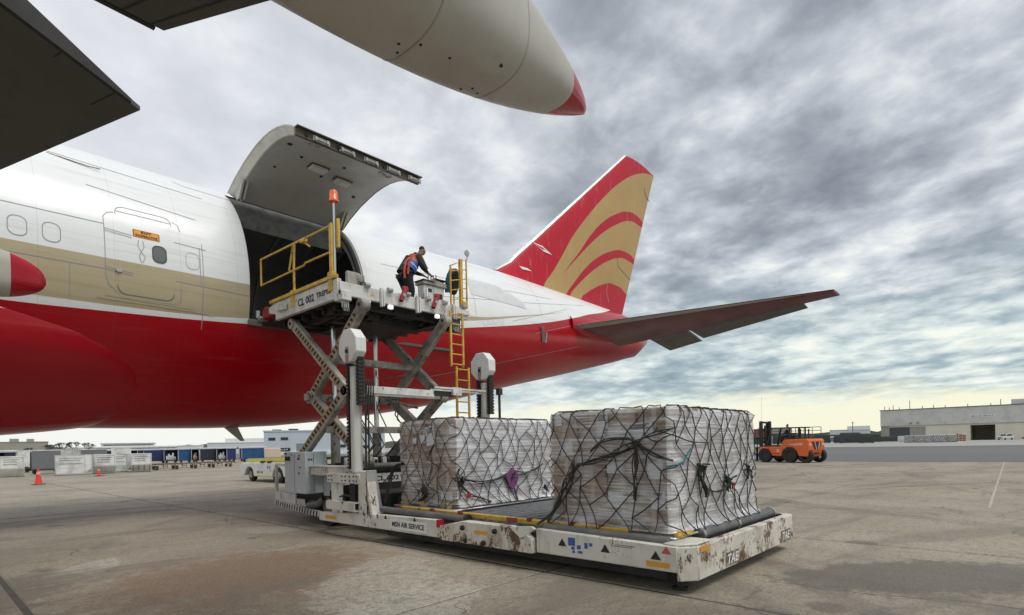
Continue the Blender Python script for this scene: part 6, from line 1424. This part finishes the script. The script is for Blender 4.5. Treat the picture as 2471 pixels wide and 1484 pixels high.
tarp(181, 53.5, 7.5, 2.85, 2.4, m_trp, 'long dark covered stack behind the forklift seat'); tarp(176, 61.5, 4.5, 2.3, 2.4, m_trg, 'dark covered stack seen through the forklift mast')
for k, (x, y, w, lb) in enumerate(((170.4, 21.1, 2.9, 'first white netted load right of the plain white box'), (166.0, 17.9, 2.8, 'white netted load second from the plain white box'), (167.2, 15.6, 3.1, 'white netted load third from the plain white box'), (171.0, 13.6, 2.7, 'white netted load touching the red crates'))):
    t = thing('netted_load', lb, 'cargo pallet', (x, y, 0), face(x, y), 'netted white loads before the hangar'); rows = []
    q = MB(); q.box(-w/2, w/2, 0, 2.2, .12, 1.82); q.build('load', m_nt, t, local=True, bevel=.12, seg=2)
    q = MB()
    for a in np.linspace(-w/2, w/2, 9):
        for s_ in (-1, 1): q.tube([(max(-w/2, min(w/2, a)), -.02, 1.8), (max(-w/2, min(w/2, a + .55 * s_)), -.02, .14)], .022, 4)
    q.build('net', m_rope, t, local=True, kind='stuff'); q = MB(); q.box(-w/2 - .1, w/2 + .1, -.1, 2.3, 0, .12); q.build('skid', m_arm, t, local=True)
t = thing('white_box', 'plain white box crate left of the netted white loads', 'crate', (210, 28.6, 0), face(210, 28.6)); q = MB(); q.box(-.95, .95, 0, 1.6, .1, 1.75); q.build('box', m_wl2, t, local=True, bevel=.03); q = MB(); q.box(-.95, .95, .1, 1.5, 0, .1); q.build('skid', m_wood, t, local=True); q = MB(); q.box(-.3, .3, -.02, 0, .8, 1.2); q.build('paper_label', m_label, t, local=True)
for k, (dx_, h_) in enumerate(((-.8, 2.1), (0, 1.9), (.75, 1.7))):
    t = thing('crate_stack', ('tallest red crate stack touching the netted loads', 'middle red crate stack left of the open doorway', 'lowest red crate stack nearest the open doorway')[k], 'crate stack', (197.9 + dx_ * .15, 13.4 - dx_, 0), face(198, 13.4), 'red crates stacked before the hangar')
    for i in range(4): q = MB(); q.box(-.34, .34, 0, .7, .04 + h_ * i / 4, h_ * (i + .88) / 4); q.build('crate', F('crate_red', (.23, .075, .05), .7), t, local=True, bevel=.03)
    q = MB(); q.box(-.36, .36, 0, .72, 0, .04); q.build('skid', m_wood, t, local=True)
def car(x, y, rz, label, mt, name='parked_car', L_=4.6, cat='car'):
    t = thing(name, label, cat, (x, y, 0), rz)
    q = MB(); q.prism([(-L_/2, .35), (L_/2, .35), (L_/2, .85), (L_/2 - .15, 1.0), (1.15, 1.08), (-L_/2 + .1, 1.12), (-L_/2, .9)], 'y', -.9, .9); q.build('body', mt, t, local=True, bevel=.07, seg=2)
    q = MB(); q.prism([(-1.9, 1.1), (1.1, 1.07), (.35, 1.68), (-1.5, 1.72)], 'y', -.78, .78); q.build('cabin', mt, t, local=True, bevel=.06, seg=2)
    for s_ in (-1, 1): q = MB(); q.prism([(-1.65, 1.15), (.95, 1.12), (.32, 1.60), (-1.42, 1.63)], 'y', .785 * s_, .80 * s_); q.build('side_window', m_win, t, local=True)
    q = MB(); q.add([(1.14, -.7, 1.12), (1.14, .7, 1.12), (.45, .66, 1.63), (.45, -.66, 1.63)], [(0, 1, 2, 3)]); q.build('windscreen', m_win, t, local=True); q = MB(); q.box(L_/2 - .02, L_/2 + .03, -.5, .5, .5, .78); q.build('grille', m_ink, t, local=True)
    for s_ in (-1, 1): q = MB(); q.box(L_/2 - .03, L_/2 + .02, s_ * .72 - .14, s_ * .72 + .14, .72, .86); q.build('headlight', m_plate, t, local=True)
    wheels(t, [(1.35, -.82), (1.35, .82), (-1.35, -.82), (-1.35, .82)], .34, .22); return t
car(214, 4.5, R(150), 'white sport utility car parked right of the open hangar doorway', F('car_white', (.62, .62, .62), .3)); car(206, 46.2, R(160), 'blue and white ramp car between two dark covered stacks', F('car_blue', (.04, .07, .25), .4))
t = thing('tow_tractor', 'low orange-red tow tractor cut by the right edge', 'tow tractor', (216, -.6, 0), R(100)); q = MB(); q.prism([(-1.4, .3), (1.5, .3), (1.5, .75), (.2, .85), (-.2, 1.05), (-1.4, .95)], 'y', -.7, .7); q.build('body', F('tractor_orange', (.5, .10, .04), .5), t, local=True, bevel=.05); wheels(t, [(-.9, -.6), (.9, -.6), (-.9, .6), (.9, .6)], .3, .2); q = MB(); q.box(-.9, -.5, -.35, .35, 1.0, 1.25); q.build('seat', m_ink, t, local=True)
def rack(x, y, w, h, label):
    t = thing('pipe_rack', label, 'pipe rack', (x, y, 0), face(x, y), 'tall pipe racks beyond the forklift')
    for k in range(4):
        for d in (0, 1.6): q = MB(); q.beam((-w/2 + w * k / 3, d, 0), (-w/2 + w * k / 3, d, h), .14, .14); q.build('post', m_fr2, t, local=True)
    for z in (h, h * .8, h * .55):
        for d in (0, 1.6): q = MB(); q.beam((-w/2, d, z), (w/2, d, z), .13, .13); q.build('rail', m_fr2, t, local=True)
rack(168, 44.0, 6.2, 4.7, 'tall dark pipe rack just right of the forklift'); rack(172, 51.5, 7.5, 4.75, 'tall dark pipe rack behind the forklift guard'); rack(178, 60.5, 6, 4.4, 'dark pipe rack left of the forklift mast')
for k, (x, y, z0, lb) in enumerate(((207, 71.5, 0, 'lower rust-red freight container left of the forklift'), (207, 71.5, 2.7, 'upper rust-red freight container left of the forklift'))):
    t = thing('freight_container', lb, 'freight container', (x, y, z0), face(x, y), 'rust-red freight containers'); q = MB(); q.box(-3.6, 3.6, 0, 2.4, 0, 2.6); q.build('shell', M('container_red', (.25, .06, .05), .6, dirt=(.14, .05, .045), amt=.8, scale=.6), t, local=True)
    for i in range(9): q = MB(); q.box(-3.5 + .8 * i, -3.4 + .8 * i, -.06, 0, .15, 2.45); q.build('rib', F('rib_pale', (.36, .20, .18), .6), t, local=True)
building('far white low building beyond the dark freight stacks', 296, 60, 16, 16, 4.9, face(296, 60), m_wl2, 'far_building', m_wl2, (('upper_storey', m_wl2, (-1, 8, 3, 14, 5.2, 6.8)), ('window_band', m_win, (-8, 8, -.06, 0, 2.4, 3.0)))); building('far grey roof behind the forklift guard', 268, 84, 14, 14, 6.4, face(268, 84), m_bei, 'far_shed', m_cw, (('window_band', m_win, (-7, 7, -.06, 0, 3.2, 4.0)),)); building('far pale shed between the two pallet loads', 262, 140, 40, 14, 4.2, face(262, 140), m_bei, 'far_shed', m_cw, (('window_band', m_win, (-15, 15, -.06, 0, 1.6, 2.4)),))
t = thing('crane', 'faint slanted crane boom rising beyond the near pallet load', 'crane', (305, 109, 0)); m_crn = F('crane_grey', (.45, .46, .44), .7)
q = MB(); A0, A1 = V((0, 0, 3)), V((5.0, -5.6, 24.5))
for ox, oy in ((-.45, 0), (.45, 0), (0, .7)): q.beam(A0 + V((ox, ox, 0)), A1 + V((ox * .4, ox * .4, oy * .4)), .14, .14)
for k in range(22): f = k / 22; a = A0.lerp(A1, f); b = A0.lerp(A1, f + .045); s_ = -1 if k % 2 else 1; q.beam(a + V((.4 * s_, .4 * s_, 0)), b - V((.4 * s_, .4 * s_, 0)), .09, .09)
q.build('boom', m_crn, t); q = MB(); q.box(-2, 2, -1.5, 1.5, .8, 3.2); q.build('cab', m_crn, t, bevel=.1, local=True); q = MB(); q.box(-3, 3, -2, 2, 0, .9); q.build('crawler', m_fr2, t, local=True)
q = MB(); q.cyl(tuple(A1 + V((305, 109, 0))), (309.6, 103.8, 9), .06, 4); q.build('hoist_cable', m_crn, t)
for x, y, h_, lb in ((262, 52, 8.0, 'utility pole with crossbar left of the hangar'), (258, 86, 8.6, 'thin lamp pole beyond the forklift'), (250, 96, 8.2, 'thin lamp pole left of the forklift mast')):
    t = thing('utility_pole', lb, 'pole', (x, y, 0)); q = MB(); q.cyl((0, 0, 0), (0, 0, h_), .13, 6); q.build('shaft', m_fr2, t, local=True); q = MB(); q.beam((-.5, .5, h_ - .5), (.5, -.5, h_ - .5), .14, .14); q.build('crossbar', m_fr2, t, local=True)
# pale concrete beyond the taxiway and a far tree line on the horizon
q = MB(); q.add([(112.05, -400, 0.002), (1200, -400, 0.002), (1200, 900, 0.002), (112.05, 900, 0.002)], [(0, 1, 2, 3)]); q.build('far_apron', M('far_concrete', (.33, .32, .29), .85, dirt=(.26, .25, .225), amt=.7, scale=.05), kind='structure', fix=False, smooth=False)
q = MB(); rows = [[], []]
for k in range(220):
    a = R(-20 + 150 * k / 219); r_ = 820; h_ = 9 + 5 * noise.noise(V((k * .21, 0, 0))) + 3 * noise.noise(V((k * .9, 3, 0)))
    rows[0].append((r_ * cos(a), r_ * sin(a), -1)); rows[1].append((r_ * cos(a), r_ * sin(a), h_))
q.grid(rows); q.grid([rows[1], [(x * 1.05, y * 1.05, z * .6) for x, y, z in rows[1]]]); q.build('far_treeline', F('treeline_grey', (.13, .135, .115), .95), kind='stuff', fix=False)

# ---- forklift
fk = thing('forklift', 'large orange forklift with black mast waiting on the right of the apron', 'forklift', (43.2, 12.7, 0), R(74.3))
m_or = M('forklift_orange', (.72, .13, .018), .4, dirt=(.5, .10, .02), amt=.5, scale=1.5)
q = MB(); q.prism([(1.55, 1.12), (1.62, .95), (1.60, .72), (1.30, 1.0), (.85, .95), (.62, .62), (.58, .48), (-.15, .46), (-.25, .85), (-.55, 1.08), (-.95, 1.08), (-1.25, .85), (-1.4, .48), (-2.05, .42), (-2.15, .8), (-2.12, 1.55), (-1.95, 1.66), (-.35, 1.62), (-.05, 1.16), (.0, 1.14)], 'y', -.98, .98)
body = q.build('body', m_or, fk, local=True, bevel=.04, seg=2)
q = MB(); q.box(-1.9, 1.2, -.72, .72, .3, 1.0); q.build('underframe', m_ink, fk, local=True)
q = MB(); q.add([(-2.156, -.55, 1.45), (-2.156, .55, 1.45), (-2.156, .30, .92), (-2.156, -.30, .92), (-2.11, -.55, 1.45), (-2.11, .55, 1.45), (-2.11, .30, .92), (-2.11, -.30, .92)], [(0, 1, 2, 3), (0, 4, 5, 1), (1, 5, 6, 2), (2, 6, 7, 3), (3, 7, 4, 0)]); gr = q.build('radiator_grille', F('grille_dark', (.05, .015, .012), .6), fk, local=True)
for s_ in (-1, 1): q = MB(); q.beam((-2.165, s_ * .30, 1.44), (-2.165, s_ * .12, .93), .03, .07, (1, 0, 0)); q.build('grille_bar', m_plate, gr, local=True)
q = MB(); q.box(-2.158, -2.15, -.45, .45, .83, .87); q.build('name_strip', F('strip_red', (.3, .03, .02), .6), fk, local=True); q = MB(); q.box(-2.17, -2.13, -.26, .26, .58, .72); q.build('tow_slot', m_ink, fk, local=True)
for s_ in (-1, 1): q = MB(); q.box(-2.15, -2.06, s_ * .78 - .13, s_ * .78 + .13, 1.18, 1.34); q.build('tail_light', F('lens', (.75, .40, .30), .3), fk, local=True)
q = MB(); q.prism([(-.6, 1.30), (-1.15, 1.35), (-1.75, 1.38), (-1.7, 1.2), (-1.1, 1.2)], 'y', .985, .99); q.build('side_decal', F('lens', (.75, .40, .30)), fk, local=True); q = MB(); q.box(-.02, .22, .983, .988, .72, .95); q.build('side_decal', F('lens', (.75, .40, .30)), fk, local=True); q = MB(); q.box(.02, .5, .983, .988, .62, .68); q.build('side_decal', F('strip_red', (.3, .03, .02)), fk, local=True)
for x, r_, w_ in ((1.15, .52, .34), (-.75, .55, .36)):
    for s_ in (-1, 1):
        y = s_ * (.86 if x > 0 else .84)
        q = MB(); q.lathe([(r_ * .5, -w_/2), (r_ * .92, -w_/2), (r_, -w_ * .32), (r_, w_ * .32), (r_ * .92, w_/2), (r_ * .5, w_/2)], (x, y, r_), 'y', 24); ty = q.build('tyre', m_tyre, fk, local=True)
        q = MB(); q.lathe([(0, -w_ * .3), (r_ * .4, -w_ * .3), (r_ * .52, -w_/2 + .01), (r_ * .52, w_/2 - .01), (r_ * .4, w_ * .3), (0, w_ * .3)], (x, y, r_), 'y', 18); q.build('rim', m_blk, ty, local=True)
for s_ in (-1, 1):
    y = s_ * .78; q = MB(); q.lathe([(.26, -.16), (.46, -.16), (.50, -.10), (.50, .10), (.46, .16), (.26, .16)], (-1.85, y, .50), 'y', 22); q.build('tyre', m_tyre, fk, local=True)
q = MB(); q.box(-.1, 1.5, -.9, .9, 1.14, 1.24); q.box(-1.95, -.3, -.8, .8, 1.66, 1.74); q.build('deck_plate', m_ink, fk, local=True)
mast_ = MB()
for s_ in (-1, 1): mast_.box(1.62, 1.80, s_ * .52 - .09, s_ * .52 + .09, .25, 3.02); mast_.box(1.80, 1.92, s_ * .40 - .06, s_ * .40 + .06, .35, 2.9); mast_.cyl((1.55, s_ * .3, .4), (1.55, s_ * .3, 2.7), .06, 8)
for z in (2.92, 2.35, 1.5, .8): mast_.box(1.66, 1.80, -.5, .5, z - .07, z + .07)
mast_.build('mast', m_blk, fk, local=True)
q = MB()
for z in (.55, 1.05, 1.75): q.box(1.95, 2.02, -1.0, 1.0, z - .05, z + .05)
for k in range(7): y = -.96 + .32 * k; q.box(1.95, 2.0, y - .025, y + .025, .55, 1.78)
q.build('load_backrest', m_blk, fk, local=True)
for s_ in (-1, 1): q = MB(); q.prism([(2.02, 1.0), (2.10, 1.0), (2.10, .17), (3.35, .12), (3.35, .08), (2.02, .08)], 'y', s_ * .55 - .08, s_ * .55 + .08); q.build('fork', m_blk, fk, local=True)
q = MB()
for s_ in (-1, 1): q.beam((1.15, s_ * .62, 1.24), (.85, s_ * .60, 2.45), .09, .09); q.beam((-.55, s_ * .62, 1.7), (-.55, s_ * .60, 2.45), .09, .09); q.beam((-1.3, s_ * .5, 1.7), (-1.3, s_ * .5, 2.35), .07, .07); q.beam((-1.35, s_ * .60, 2.45), (.95, s_ * .60, 2.48), .09, .07)
for k in range(6): x = -1.3 + .42 * k; q.beam((x, -.6, 2.47), (x, .6, 2.47), .05, .05)
q.build('overhead_guard', m_blk, fk, local=True)
q = MB(); q.box(-.45, .15, -.3, .3, 1.6, 1.78); q.box(-.5, -.38, -.3, .3, 1.78, 2.1); q.build('seat', m_ink, fk, local=True, bevel=.04); q = MB(); q.cyl((.75, 0, 1.25), (.55, 0, 1.85), .04, 8); q.lathe([(.17, 0), (.19, .02), (.17, .04)], (.52, 0, 1.86), 'z', 16); q.build('steering_column', m_ink, fk, local=True)
q = MB(); q.cyl((-1.7, .6, 1.72), (-1.7, .6, 2.4), .05, 8); q.build('exhaust', m_blk, fk, local=True)
JS = {'pelvis': ((0, 0, .14), (.13, .15)), 'waist': ((.0, 0, .34), (.12, .145)), 'chest': ((.04, 0, .58), (.12, .165)), 'neck': ((.07, 0, .76), .055), 'jaw': ((.10, 0, .83), .068), 'brow': ((.10, 0, .91), .088), 'top': ((.09, 0, .97), .075), 'nose': ((.18, 0, .87), .016),
      'hipl': ((.02, .10, .10), .09), 'hipr': ((.02, -.10, .10), .09), 'kneel': ((.44, .14, .12), .062), 'kneer': ((.44, -.14, .12), .062), 'anklel': ((.52, .14, -.28), .043), 'ankler': ((.52, -.14, -.28), .043), 'toel': ((.68, .14, -.33), .035), 'toer': ((.68, -.14, -.33), .035),
      'shl': ((.04, .19, .62), .062), 'shr': ((.04, -.19, .62), .062), 'elbl': ((.14, .26, .36), .045), 'elbr': ((.14, -.26, .36), .045), 'wrl': ((.40, .16, .32), .03), 'wrr': ((.40, -.16, .32), .03), 'palml': ((.47, .14, .32), (.035, .018)), 'palmr': ((.47, -.14, .32), (.035, .018))}
Rf = Matrix.Rotation(R(74.3), 3, 'Z'); sp = V((43.2, 12.7, 0)) + Rf @ V((-.12, 0, 1.72))
t2, j2, W2 = person('forklift driver in a pale yellow safety vest seated under the guard', tuple(sp), R(74.3), JS, None, F('driver_dark', (.03, .03, .035), .8), m_navy)
skinmesh('hi_vis_vest', {'a': (j2['pelvis'][0] + V((0, 0, .1)), (.15, .175)), 'b': (j2['waist'][0], (.145, .172)), 'c': (j2['chest'][0], (.147, .19))}, [('a', 'b'), ('b', 'c')], F('vest_yellow', (.62, .66, .25), .6), t2, 2)
